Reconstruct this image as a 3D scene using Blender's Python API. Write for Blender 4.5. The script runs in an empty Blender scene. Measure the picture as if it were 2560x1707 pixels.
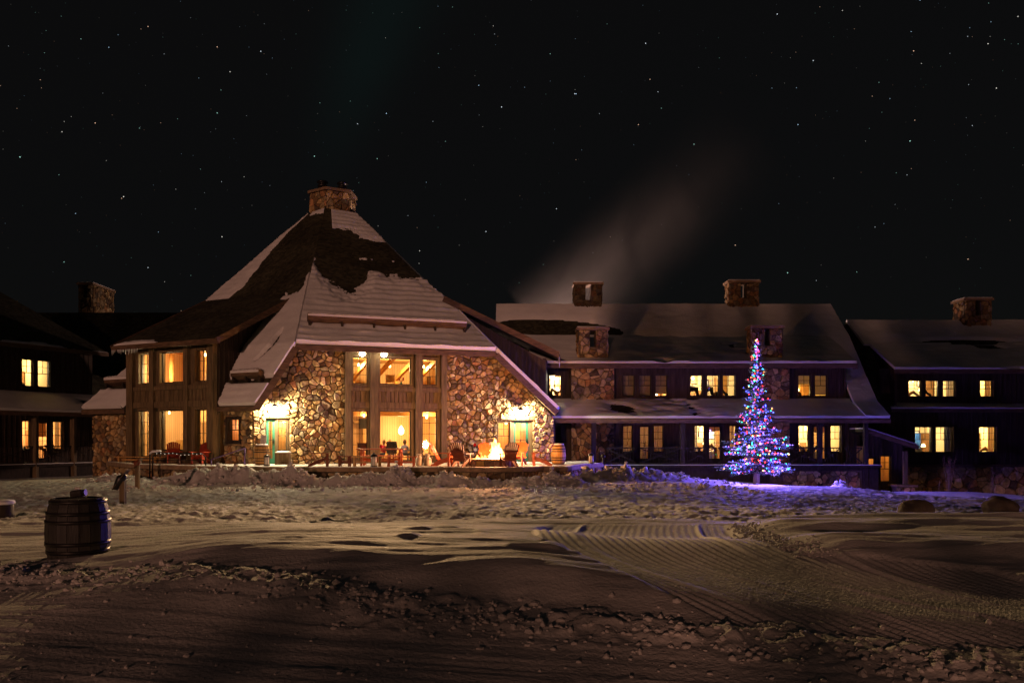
import bpy, bmesh, math, random
import numpy as np
from mathutils import Vector, Matrix
random.seed(7)
SC = bpy.context.scene
COL = SC.collection
# ------------------------------------------------------------------ camera
FPX, CX, HZ, EZ = 2000.0, 1280.0, 1098.0, 1.6
cam_d = bpy.data.cameras.new("camera"); cam = bpy.data.objects.new("camera", cam_d); COL.objects.link(cam)
cam_d.sensor_width = 36.0; cam_d.lens = 36.0 * FPX / 2560.0
cam_d.shift_y = (HZ - 853.5) / 2560.0
cam_d.clip_start = 0.05; cam_d.clip_end = 6000
cam.location = (0, 0, EZ); cam.rotation_euler = (math.radians(90), 0, 0)
SC.camera = cam
# ------------------------------------------------------------------ night sky
W = bpy.data.worlds.new("World"); SC.world = W; W.use_nodes = True
wn, wl = W.node_tree.nodes, W.node_tree.links
wn.clear()
wo = wn.new("ShaderNodeOutputWorld"); bg = wn.new("ShaderNodeBackground"); bg2 = wn.new("ShaderNodeBackground"); ad = wn.new("ShaderNodeAddShader")
sky = wn.new("ShaderNodeTexSky"); sky.sky_type = 'NISHITA'; sky.sun_disc = False
sky.sun_elevation = math.radians(9); sky.sun_rotation = math.radians(215); sky.air_density = 1.0
wl.new(sky.outputs[0], bg.inputs[0]); bg.inputs[1].default_value = 0.0002
bg2.inputs[0].default_value = (0.0032, 0.0031, 0.0032, 1); bg2.inputs[1].default_value = 1.0
# a faint green streak of haze rising over the lodge roof
tcw = wn.new("ShaderNodeTexCoord"); spw = wn.new("ShaderNodeSeparateXYZ"); wl.new(tcw.outputs["Generated"], spw.inputs[0])
def wm(op, a, b=None, c=None):
    q = wn.new("ShaderNodeMath"); q.operation = op
    for i, w in enumerate((a, b, c)):
        if w is None: continue
        if isinstance(w, (int, float)): q.inputs[i].default_value = w
        else: wl.new(w, q.inputs[i])
    return q.outputs[0]
yy = wm('MAXIMUM', spw.outputs[1], 0.05); tx = wm('DIVIDE', spw.outputs[0], yy); tz = wm('DIVIDE', spw.outputs[2], yy)
off = wm('SUBTRACT', tx, wm('MULTIPLY_ADD', tz, 0.36, -0.352)); wid = wm('MULTIPLY_ADD', tz, 0.10, 0.004)
ga = wm('DIVIDE', off, wid); ga = wm('EXPONENT', wm('MULTIPLY', wm('MULTIPLY', ga, ga), -1.0))
fade = wm('MULTIPLY', wm('MINIMUM', wm('MAXIMUM', wm('MULTIPLY', wm('SUBTRACT', tz, 0.30), 6.0), 0.0), 1.0), wm('GREATER_THAN', spw.outputs[1], 0.06))
bg3 = wn.new("ShaderNodeBackground"); bg3.inputs[0].default_value = (0.05, 0.62, 0.55, 1); wl.new(wm('MULTIPLY', wm('MULTIPLY', ga, fade), 0.0042), bg3.inputs[1])
ad2 = wn.new("ShaderNodeAddShader"); wl.new(bg3.outputs[0], ad2.inputs[1]); wl.new(bg2.outputs[0], ad2.inputs[0])
wl.new(bg.outputs[0], ad.inputs[0]); wl.new(ad2.outputs[0], ad.inputs[1]); wl.new(ad.outputs[0], wo.inputs[0])
# low warm moonlight / town glow from the left behind the camera
sd = bpy.data.lights.new("moon", 'SUN'); sun = bpy.data.objects.new("moon", sd); COL.objects.link(sun)
sd.energy = 0.68; sd.angle = math.radians(1.0); sd.color = (1.0, 0.47, 0.31)
sun.rotation_euler = Vector((0.22, 0.972, -0.085)).to_track_quat('-Z', 'Y').to_euler()
SC.view_settings.view_transform = 'Standard'; SC.view_settings.look = 'None'
SC.view_settings.exposure = 0.0; SC.view_settings.gamma = 1.0
SC.render.engine = 'CYCLES'
cy = SC.cycles
cy.use_denoising = True; cy.denoiser = 'OPENIMAGEDENOISE'
cy.max_bounces = 5; cy.diffuse_bounces = 3; cy.glossy_bounces = 2; cy.transmission_bounces = 3
cy.transparent_max_bounces = 16; cy.volume_bounces = 0; cy.sample_clamp_indirect = 2.0; cy.caustics_reflective = False; cy.caustics_refractive = False
# ------------------------------------------------------------------ helpers
def P(px, py, Y):
    return Vector(((px - CX) / FPX * Y, Y, EZ - (py - HZ) / FPX * Y))
class Plane:
    """vertical plane: o = point on it (x,y), deg = turn of its outward normal from -Y towards +X"""
    def __init__(s, o, deg, left=False):
        a = math.radians(deg); s.o = Vector((o[0], o[1])); s.deg = deg
        s.N = Vector((math.sin(a), -math.cos(a)))
        s.U = Vector((math.cos(a), math.sin(a))) * (-1 if left else 1)
    def hit(s, px, py, d=0.0):
        dr = Vector(((px - CX) / FPX, 1.0)); k = (s.o.dot(s.N) + d) / dr.dot(s.N)
        p = dr * k
        return (p - s.o).dot(s.U), EZ - (py - HZ) / FPX * k
    def pt(s, u, z, d=0.0):
        p = s.o + s.U * u + s.N * d
        return Vector((p.x, p.y, z))
    def rect(s, x0, y0, x1, y1, d=0.0):
        a = s.hit(x0, y0, d); b = s.hit(x1, y1, d); c = s.hit(x0, y1, d); e = s.hit(x1, y0, d)
        us = sorted((a[0], b[0])); zs = sorted(((a[1] + e[1]) / 2, (b[1] + c[1]) / 2))
        return us[0], us[1], zs[0], zs[1]
class MB:
    def __init__(s): s.v = []; s.f = []; s.c = []
    def add(s, vs, fs, col=None):
        n = len(s.v); s.v += [tuple(v) for v in vs]; s.f += [tuple(i + n for i in f) for f in fs]
        s.c += [col or (1, 1, 1)] * len(fs)
    def hexa(s, p, col=None):     # 8 corners, bottom ring then top ring
        s.add(p, [(3, 2, 1, 0), (4, 5, 6, 7), (0, 1, 5, 4), (1, 2, 6, 5), (2, 3, 7, 6), (3, 0, 4, 7)], col)
    def box(s, x0, x1, y0, y1, z0, z1, col=None):
        s.hexa([(x0, y0, z0), (x1, y0, z0), (x1, y1, z0), (x0, y1, z0), (x0, y0, z1), (x1, y0, z1), (x1, y1, z1), (x0, y1, z1)], col)
    def pbox(s, pl, u0, u1, z0, z1, d0, d1, col=None):
        if pl.U.x * pl.N.y - pl.U.y * pl.N.x > 0: u0, u1 = u1, u0
        s.hexa([pl.pt(u0, z0, d1), pl.pt(u1, z0, d1), pl.pt(u1, z0, d0), pl.pt(u0, z0, d0),
                pl.pt(u0, z1, d1), pl.pt(u1, z1, d1), pl.pt(u1, z1, d0), pl.pt(u0, z1, d0)], col)
    def prism(s, poly, off, col=None):       # polygon of 3D points swept by off
        n = len(poly); off = Vector(off); a = [Vector(p) for p in poly]; b = [p + off for p in a]
        s.add(a + b, [tuple(range(n))[::-1], tuple(range(n, 2 * n))] + [(i, (i + 1) % n, (i + 1) % n + n, i + n) for i in range(n)], col)
    def beam(s, a, b, w, h, col=None, up=Vector((0, 0, 1))):
        a = Vector(a); b = Vector(b); t = (b - a).normalized()
        if abs(t.dot(up)) > 0.98: up = Vector((0, 1, 0))
        r = t.cross(up).normalized(); k = r.cross(t).normalized()
        q = [(-1, -1), (1, -1), (1, 1), (-1, 1)]
        s.hexa([a + r * x * w / 2 + k * y * h / 2 for x, y in q] + [b + r * x * w / 2 + k * y * h / 2 for x, y in q], col)
    def tube(s, pts, rads, n=8, col=None, cap=True):
        pts = [Vector(p) for p in pts]; rings = []
        for i, p in enumerate(pts):
            t = (pts[min(i + 1, len(pts) - 1)] - pts[max(i - 1, 0)]).normalized()
            up = Vector((0, 0, 1)) if abs(t.z) < 0.95 else Vector((0, 1, 0))
            r = t.cross(up).normalized(); k = r.cross(t).normalized()
            rd = rads[i] if isinstance(rads, (list, tuple)) else rads
            rings.append([p + (r * math.cos(2 * math.pi * j / n) + k * math.sin(2 * math.pi * j / n)) * rd for j in range(n)])
        vs = [v for r in rings for v in r]; fs = []
        for i in range(len(pts) - 1):
            for j in range(n):
                fs.append((i * n + j, i * n + (j + 1) % n, (i + 1) * n + (j + 1) % n, (i + 1) * n + j))
        if cap:
            fs.append(tuple(range(n))[::-1]); fs.append(tuple((len(pts) - 1) * n + j for j in range(n)))
        s.add(vs, fs, col)
    def lathe(s, prof, n=20, c=(0, 0, 0), col=None):       # prof: (r, z)
        vs = []; fs = []
        for r, z in prof:
            for j in range(n):
                a = 2 * math.pi * j / n; vs.append((c[0] + r * math.cos(a), c[1] + r * math.sin(a), c[2] + z))
        for i in range(len(prof) - 1):
            for j in range(n):
                fs.append((i * n + j, i * n + (j + 1) % n, (i + 1) * n + (j + 1) % n, (i + 1) * n + j))
        fs.append(tuple(range(n))[::-1]); fs.append(tuple((len(prof) - 1) * n + j for j in range(n)))
        s.add(vs, fs, col)
    def mesh(s, name, mat, smooth=False):
        me = bpy.data.meshes.new(name); me.from_pydata(s.v, [], s.f)
        if mat: me.materials.append(mat)
        if any(c != (1, 1, 1) for c in s.c):
            at = me.color_attributes.new("Col", 'FLOAT_COLOR', 'CORNER')
            arr = []
            for f, c in zip(s.f, s.c): arr += [c[0], c[1], c[2], 1.0] * len(f)
            at.data.foreach_set("color", arr)
        if smooth: me.shade_smooth()
        return me
    def build(s, name, mat, parent=None, smooth=False, local=False):
        o = bpy.data.objects.new(name, s.mesh(name, mat, smooth)); COL.objects.link(o)
        if parent: par(o, parent, local)
        return o
WLOC = {}
def wloc(o):
    return WLOC.get(o.name, Vector((0, 0, 0)))
def par(o, p, local=False):
    """meshes are in world coordinates unless local; empties only carry a translation then"""
    o.parent = p
    if not local:
        o.matrix_parent_inverse = Matrix.Translation(-wloc(p))
def thing(name, label, cat, loc=(0, 0, 0), rz=0.0, group=None):
    o = bpy.data.objects.new(name, None); COL.objects.link(o); o.empty_display_size = 0.3
    o.location = loc; o.rotation_euler = (0, 0, rz); WLOC[o.name] = Vector(loc)
    return tag(o, label, cat, group)
def tag(o, label, cat, group=None):
    o["label"] = label; o["category"] = cat
    if group: o["group"] = group
    return o
def struct(o): o["kind"] = "structure"; return o
def stuff(o): o["kind"] = "stuff"; return o
def copy_tree(o, parent=None):
    c = o.copy(); COL.objects.link(c)
    if parent: c.parent = parent
    for ch in list(o.children): copy_tree(ch, c)
    return c
def lamp(name, kind, loc, power, color, parent=None, radius=0.06, aim=None, cone=None, blend=0.5):
    d = bpy.data.lights.new(name, kind); d.energy = power; d.color = color; d.shadow_soft_size = radius
    o = bpy.data.objects.new(name, d); COL.objects.link(o); o.location = loc
    if kind == 'SPOT':
        d.spot_size = math.radians(cone); d.spot_blend = blend
        o.rotation_euler = Vector(aim).to_track_quat('-Z', 'Y').to_euler()
    if parent: par(o, parent)
    return o
# ---- numpy noise
def vnoise(x, y, seed=0.0):
    xi = np.floor(x); yi = np.floor(y); fx = x - xi; fy = y - yi
    fx = fx * fx * (3 - 2 * fx); fy = fy * fy * (3 - 2 * fy)
    def h(a, b):
        v = np.sin(a * 127.1 + b * 311.7 + seed * 74.7) * 43758.5453
        return v - np.floor(v)
    a = h(xi, yi); b = h(xi + 1, yi); c = h(xi, yi + 1); d = h(xi + 1, yi + 1)
    return (a + (b - a) * fx) * (1 - fy) + (c + (d - c) * fx) * fy - 0.5
def fbm(x, y, oct=4, seed=0.0, gain=0.5):
    t = np.zeros_like(x); a = 1.0
    for k in range(oct):
        t = t + a * vnoise(x * 2 ** k + 13.7 * k, y * 2 ** k + 7.1 * k, seed + k); a *= gain
    return t
def sstep(a, b, x): 
    t = np.clip((x - a) / (b - a), 0, 1); return t * t * (3 - 2 * t)
# ------------------------------------------------------------------ materials
def M(name, col, rough=0.7, var=0.35, vscale=3.0, bump=0.0, bscale=20.0, stretch=(1, 1, 1), attr=False, metal=0.0, spec=0.3, emit=None):
    m = bpy.data.materials.new(name); m.use_nodes = True
    n, l = m.node_tree.nodes, m.node_tree.links
    b = n["Principled BSDF"]; b.inputs["Roughness"].default_value = rough; b.inputs["Metallic"].default_value = metal
    b.inputs["Specular IOR Level"].default_value = spec
    tc = n.new("ShaderNodeTexCoord"); mp = n.new("ShaderNodeMapping"); mp.inputs["Scale"].default_value = stretch
    l.new(tc.outputs["Object"], mp.inputs[0])
    nz = n.new("ShaderNodeTexNoise"); nz.inputs["Scale"].default_value = vscale; nz.inputs["Detail"].default_value = 6
    l.new(mp.outputs[0], nz.inputs["Vector"])
    mr = n.new("ShaderNodeMapRange"); mr.inputs[1].default_value = 0.3; mr.inputs[2].default_value = 0.7
    mr.inputs[3].default_value = 1 - var; mr.inputs[4].default_value = 1 + var
    l.new(nz.outputs["Fac"], mr.inputs[0])
    mx = n.new("ShaderNodeMix"); mx.data_type = 'RGBA'; mx.blend_type = 'MULTIPLY'; mx.inputs[0].default_value = 1.0
    if attr:
        at = n.new("ShaderNodeAttribute"); at.attribute_name = "Col"; l.new(at.outputs["Color"], mx.inputs[6])
    else:
        mx.inputs[6].default_value = (*col, 1)
    l.new(mr.outputs[0], mx.inputs[7]); l.new(mx.outputs[2], b.inputs["Base Color"])
    if bump:
        nb = n.new("ShaderNodeTexNoise"); nb.inputs["Scale"].default_value = bscale; nb.inputs["Detail"].default_value = 5
        l.new(mp.outputs[0], nb.inputs["Vector"])
        bp = n.new("ShaderNodeBump"); bp.inputs["Strength"].default_value = 1.0; bp.inputs["Distance"].default_value = bump
        l.new(nb.outputs["Fac"], bp.inputs["Height"]); l.new(bp.outputs[0], b.inputs["Normal"])
    if emit:
        b.inputs["Emission Color"].default_value = (*emit[0], 1); b.inputs["Emission Strength"].default_value = emit[1]
        m.cycles.emission_sampling = 'NONE'
    return m
def M_emit(name, col, strength, clear=False, sampling='NONE'):
    m = bpy.data.materials.new(name); m.use_nodes = True
    n, l = m.node_tree.nodes, m.node_tree.links; n.clear()
    o = n.new("ShaderNodeOutputMaterial"); e = n.new("ShaderNodeEmission"); e.inputs[0].default_value = (*col, 1); e.inputs[1].default_value = strength
    if clear:
        t = n.new("ShaderNodeBsdfTransparent"); a = n.new("ShaderNodeAddShader"); l.new(e.outputs[0], a.inputs[0]); l.new(t.outputs[0], a.inputs[1]); l.new(a.outputs[0], o.inputs[0])
    else:
        l.new(e.outputs[0], o.inputs[0])
    m.cycles.emission_sampling = sampling
    return m
def M_glass(name, tint=(0.96, 0.96, 0.94), refl=0.05):
    m = bpy.data.materials.new(name); m.use_nodes = True
    n, l = m.node_tree.nodes, m.node_tree.links; n.clear()
    o = n.new("ShaderNodeOutputMaterial"); t = n.new("ShaderNodeBsdfTransparent"); t.inputs[0].default_value = (*tint, 1)
    g = n.new("ShaderNodeBsdfGlossy"); g.inputs["Roughness"].default_value = 0.03
    w = n.new("ShaderNodeLayerWeight"); w.inputs[0].default_value = 0.5
    pw = n.new("ShaderNodeMath"); pw.operation = 'POWER'; pw.inputs[1].default_value = 5.0; l.new(w.outputs["Facing"], pw.inputs[0])
    f = n.new("ShaderNodeMath"); f.operation = 'MULTIPLY_ADD'; f.inputs[1].default_value = 0.6; f.inputs[2].default_value = 0.025; l.new(pw.outputs[0], f.inputs[0])
    x = n.new("ShaderNodeMixShader"); l.new(f.outputs[0], x.inputs[0]); l.new(t.outputs[0], x.inputs[1]); l.new(g.outputs[0], x.inputs[2]); l.new(x.outputs[0], o.inputs[0])
    return m
def M_fabric(name, col, trans=0.5):
    m = bpy.data.materials.new(name); m.use_nodes = True
    n, l = m.node_tree.nodes, m.node_tree.links; n.clear()
    o = n.new("ShaderNodeOutputMaterial"); d = n.new("ShaderNodeBsdfDiffuse"); t = n.new("ShaderNodeBsdfTranslucent"); x = n.new("ShaderNodeMixShader")
    tc = n.new("ShaderNodeTexCoord"); nz = n.new("ShaderNodeTexNoise"); nz.inputs["Scale"].default_value = 14; l.new(tc.outputs["Object"], nz.inputs["Vector"])
    mx = n.new("ShaderNodeMix"); mx.data_type = 'RGBA'; mx.inputs[6].default_value = (*[c * 0.75 for c in col], 1); mx.inputs[7].default_value = (*col, 1); l.new(nz.outputs["Fac"], mx.inputs[0])
    x.inputs[0].default_value = trans; l.new(mx.outputs[2], d.inputs[0]); l.new(mx.outputs[2], t.inputs[0])
    l.new(d.outputs[0], x.inputs[1]); l.new(t.outputs[0], x.inputs[2]); l.new(x.outputs[0], o.inputs[0])
    return m
def M_planks(name, ca, cb, width=0.16, gap=0.08):
    """vertical boards: hue changes per board, thin dark joints (used only inside rooms, a few pixels wide)"""
    m = bpy.data.materials.new(name); m.use_nodes = True
    n, l = m.node_tree.nodes, m.node_tree.links; b = n["Principled BSDF"]; b.inputs["Roughness"].default_value = 0.55
    tc = n.new("ShaderNodeTexCoord"); sp = n.new("ShaderNodeSeparateXYZ"); l.new(tc.outputs["Object"], sp.inputs[0])
    ad = n.new("ShaderNodeMath"); ad.operation = 'ADD'; l.new(sp.outputs[0], ad.inputs[0]); l.new(sp.outputs[1], ad.inputs[1])
    dv = n.new("ShaderNodeMath"); dv.operation = 'DIVIDE'; l.new(ad.outputs[0], dv.inputs[0]); dv.inputs[1].default_value = width
    fl = n.new("ShaderNodeMath"); fl.operation = 'FLOOR'; l.new(dv.outputs[0], fl.inputs[0])
    fr = n.new("ShaderNodeMath"); fr.operation = 'FRACT'; l.new(dv.outputs[0], fr.inputs[0])
    wn_ = n.new("ShaderNodeTexWhiteNoise"); wn_.noise_dimensions = '1D'; l.new(fl.outputs[0], wn_.inputs["W"])
    mp = n.new("ShaderNodeMapping"); mp.inputs["Scale"].default_value = (6, 6, 0.7); l.new(tc.outputs["Object"], mp.inputs[0])
    nz = n.new("ShaderNodeTexNoise"); nz.inputs["Scale"].default_value = 2.5; nz.inputs["Detail"].default_value = 5; l.new(mp.outputs[0], nz.inputs["Vector"])
    av = n.new("ShaderNodeMath"); av.operation = 'MULTIPLY_ADD'; l.new(wn_.outputs["Value"], av.inputs[0]); av.inputs[1].default_value = 0.5
    hf = n.new("ShaderNodeMath"); hf.operation = 'MULTIPLY'; l.new(nz.outputs["Fac"], hf.inputs[0]); hf.inputs[1].default_value = 0.6; l.new(hf.outputs[0], av.inputs[2])
    mx = n.new("ShaderNodeMix"); mx.data_type = 'RGBA'; mx.inputs[6].default_value = (*ca, 1); mx.inputs[7].default_value = (*cb, 1); l.new(av.outputs[0], mx.inputs[0])
    lt = n.new("ShaderNodeMath"); lt.operation = 'GREATER_THAN'; l.new(fr.outputs[0], lt.inputs[0]); lt.inputs[1].default_value = gap
    m2 = n.new("ShaderNodeMix"); m2.data_type = 'RGBA'; m2.inputs[6].default_value = (*[c * 0.3 for c in ca], 1); l.new(lt.outputs[0], m2.inputs[0]); l.new(mx.outputs[2], m2.inputs[7])
    l.new(m2.outputs[2], b.inputs["Base Color"])
    return m
def M_shake(name, ca, cb):
    """weathered cedar shakes too small to tell apart: courses follow the height"""
    m = bpy.data.materials.new(name); m.use_nodes = True
    n, l = m.node_tree.nodes, m.node_tree.links; b = n["Principled BSDF"]; b.inputs["Roughness"].default_value = 0.85; b.inputs["Specular IOR Level"].default_value = 0.2
    tc = n.new("ShaderNodeTexCoord"); mp = n.new("ShaderNodeMapping"); mp.inputs["Scale"].default_value = (5.5, 5.5, 7.5); l.new(tc.outputs["Object"], mp.inputs[0])
    vo = n.new("ShaderNodeTexVoronoi"); vo.inputs["Scale"].default_value = 1.0; l.new(mp.outputs[0], vo.inputs["Vector"])
    sp = n.new("ShaderNodeSeparateXYZ"); l.new(tc.outputs["Object"], sp.inputs[0])
    mu = n.new("ShaderNodeMath"); mu.operation = 'MULTIPLY'; mu.inputs[1].default_value = 6.0; l.new(sp.outputs[2], mu.inputs[0])
    fr = n.new("ShaderNodeMath"); fr.operation = 'FRACT'; l.new(mu.outputs[0], fr.inputs[0])
    s2 = n.new("ShaderNodeSeparateColor"); l.new(vo.outputs["Color"], s2.inputs[0])
    mx = n.new("ShaderNodeMix"); mx.data_type = 'RGBA'; mx.inputs[6].default_value = (*ca, 1); mx.inputs[7].default_value = (*cb, 1); l.new(s2.outputs[0], mx.inputs[0])
    nz = n.new("ShaderNodeTexNoise"); nz.inputs["Scale"].default_value = 0.5; nz.inputs["Detail"].default_value = 5; l.new(tc.outputs["Object"], nz.inputs["Vector"])
    mr = n.new("ShaderNodeMapRange"); mr.inputs[1].default_value = .35; mr.inputs[2].default_value = .65; mr.inputs[3].default_value = .7; mr.inputs[4].default_value = 1.3; l.new(nz.outputs["Fac"], mr.inputs[0])
    m3 = n.new("ShaderNodeMix"); m3.data_type = 'RGBA'; m3.blend_type = 'MULTIPLY'; m3.inputs[0].default_value = 1; l.new(mx.outputs[2], m3.inputs[6]); l.new(mr.outputs[0], m3.inputs[7])
    l.new(m3.outputs[2], b.inputs["Base Color"])
    su = n.new("ShaderNodeMath"); su.operation = 'SUBTRACT'; su.inputs[0].default_value = 1.0; l.new(fr.outputs[0], su.inputs[1])
    a2 = n.new("ShaderNodeMath"); a2.operation = 'ADD'; l.new(su.outputs[0], a2.inputs[0]); l.new(s2.outputs[1], a2.inputs[1])
    bp = n.new("ShaderNodeBump"); bp.inputs["Distance"].default_value = 0.05; bp.inputs["Strength"].default_value = 1.0; l.new(a2.outputs[0], bp.inputs["Height"]); l.new(bp.outputs[0], b.inputs["Normal"])
    return m
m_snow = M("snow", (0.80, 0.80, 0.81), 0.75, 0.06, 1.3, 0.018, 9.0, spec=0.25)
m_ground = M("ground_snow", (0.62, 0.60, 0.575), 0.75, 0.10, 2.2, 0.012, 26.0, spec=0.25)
m_stone = M("stone", (1, 1, 1), 0.8, 0.38, 6.0, 0.06, 9.0, attr=True, spec=0.25)
m_mortar = M("mortar", (0.10, 0.078, 0.055), 0.95, 0.3, 6.0, 0.02, 30)
m_timber = M("timber", (0.15, 0.105, 0.055), 0.75, 0.45, 2.5, 0.012, 14, (5, 5, 0.6))
m_trim = M("trim_wood", (0.13, 0.085, 0.045), 0.75, 0.4, 3, 0.01, 14, (4, 4, 1))
m_siding = M("siding", (0.055, 0.038, 0.027), 0.8, 0.45, 2.2, 0.01, 12, (4, 4, 0.5))
m_dark = M("dark_trim", (0.035, 0.026, 0.02), 0.75, 0.4, 3, 0.006, 14, (3, 3, 1))
m_fascia = M("fascia_wood", (0.12, 0.075, 0.045), 0.75, 0.45, 2.5, 0.01, 12, (1, 1, 5))
m_sash = M("sash", (0.03, 0.028, 0.02), 0.5, 0.2, 4)
m_green = M("green_paint", (0.03, 0.15, 0.095), 0.45, 0.2, 4)
m_glass = M_glass("window_glass")
m_shake = M_shake("cedar_shake", (0.030, 0.029, 0.018), (0.085, 0.080, 0.050))
m_inwood = M_planks("room_boards", (0.52, 0.27, 0.085), (0.72, 0.45, 0.18), 0.17)
m_inwood2 = M_planks("room_boards_red", (0.48, 0.20, 0.06), (0.62, 0.30, 0.10), 0.2)
m_plaster = M("cream_plaster", (0.78, 0.62, 0.36), 0.85, 0.08, 1.2)
m_plaster2 = M("peach_plaster", (0.74, 0.48, 0.24), 0.85, 0.08, 1.2)
m_floor = M("room_floor", (0.30, 0.15, 0.06), 0.5, 0.25, 3)
m_log = M("log_beam", (0.55, 0.27, 0.07), 0.5, 0.25, 3, 0.008, 8)
m_curtain = M_fabric("curtain", (0.72, 0.60, 0.45), 0.5)
m_curtain2 = M_fabric("curtain_brown", (0.5, 0.3, 0.16), 0.5)
m_blind = M_fabric("window_blind", (0.60, 0.53, 0.44), 0.5)
m_black = M("black_metal", (0.012, 0.012, 0.012), 0.4, 0.2, 8, metal=0.0, spec=0.5)
m_iron = M("dark_iron", (0.03, 0.028, 0.026), 0.45, 0.3, 8, metal=0.6)
m_red = M("red_painted_wood", (0.34, 0.045, 0.02), 0.55, 0.3, 5, 0.004, 20)
m_orange = M("orange_painted_wood", (0.52, 0.115, 0.03), 0.5, 0.25, 5, 0.004, 20)
m_brownred = M("dark_red_wood", (0.17, 0.045, 0.022), 0.6, 0.35, 5, 0.004, 20)  # darker, browner red than the other chair paint
m_pine = M("pine_wood", (0.55, 0.31, 0.10), 0.55, 0.25, 4, 0.004, 16)
m_barrel = M("oak_staves", (0.50, 0.28, 0.085), 0.5, 0.25, 3, 0.006, 12, (4, 4, 0.6))
m_oldbarrel = M("old_oak_staves", (0.036, 0.034, 0.031), 0.6, 0.4, 3, 0.006, 12, (4, 4, 0.6))
m_white = M("white_cloth", (0.75, 0.74, 0.72), 0.8, 0.05)
m_bulb = M_emit("lamp_bulb", (1.0, 0.86, 0.55), 14.0, clear=True)
m_shade = M_emit("lamp_shade", (1.0, 0.72, 0.32), 5.0, clear=True)
# ------------------------------------------------------------------ 2D polygon tools
def clip(poly, nx, ny, c):
    """keep nx*x+ny*y <= c"""
    out = []; n = len(poly)
    for i in range(n):
        a = poly[i]; b = poly[(i + 1) % n]
        da = nx * a[0] + ny * a[1] - c; db = nx * b[0] + ny * b[1] - c
        if da <= 0: out.append(a)
        if (da < 0 < db) or (db < 0 < da):
            t = da / (da - db); out.append((a[0] + (b[0] - a[0]) * t, a[1] + (b[1] - a[1]) * t))
    return out
def area(p):
    return 0.5 * sum(p[i][0] * p[(i + 1) % len(p)][1] - p[(i + 1) % len(p)][0] * p[i][1] for i in range(len(p))) if len(p) > 2 else 0.0
def clip_conv(poly, conv):
    if area(conv) < 0: conv = conv[::-1]
    n = len(conv)
    for i in range(n):
        if len(poly) < 3: return []
        a = conv[i]; b = conv[(i + 1) % n]; ex, ey = b[0] - a[0], b[1] - a[1]
        poly = clip(poly, ey, -ex, ey * a[0] - ex * a[1])
    return poly
def minus_rect(poly, r):
    """convex polygon outside a rectangle: keep the largest side"""
    u0, u1, z0, z1 = r
    inside = clip_conv(poly, [(u0, z0), (u1, z0), (u1, z1), (u0, z1)])
    if len(inside) < 3 or abs(area(inside)) < 1e-4: return poly
    c = [clip(poly, 1, 0, u0), clip(poly, -1, 0, -u1), clip(poly, 0, 1, z0), clip(poly, 0, -1, -z1)]
    return max(c, key=lambda q: abs(area(q)))
def inset(poly, d):
    if area(poly) < 0: poly = poly[::-1]
    out = poly; n = len(poly)
    for i in range(n):
        a = poly[i]; b = poly[(i + 1) % n]; ex, ey = b[0] - a[0], b[1] - a[1]; L = math.hypot(ex, ey)
        if L < 1e-6: continue
        nx, ny = ey / L, -ex / L
        out = clip(out, nx, ny, nx * a[0] + ny * a[1] - d)
        if len(out) < 3: return []
    return out
def chop(poly, k=0.22):
    """cut the corners so that a stone reads as rounded"""
    out = []; n = len(poly)
    for i in range(n):
        a = poly[i]; b = poly[(i + 1) % n]
        out.append((a[0] + (b[0] - a[0]) * k, a[1] + (b[1] - a[1]) * k)); out.append((a[0] + (b[0] - a[0]) * (1 - k), a[1] + (b[1] - a[1]) * (1 - k)))
    res = []
    for p in out:
        if not res or math.hypot(p[0] - res[-1][0], p[1] - res[-1][1]) > 0.018: res.append(p)
    return res
STONE_COLS = [(.46, .31, .14), (.40, .26, .11), (.33, .21, .095), (.24, .15, .075), (.54, .40, .20), (.45, .34, .18), (.15, .105, .07), (.29, .23, .15), (.38, .20, .09), (.36, .27, .15)]
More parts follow.
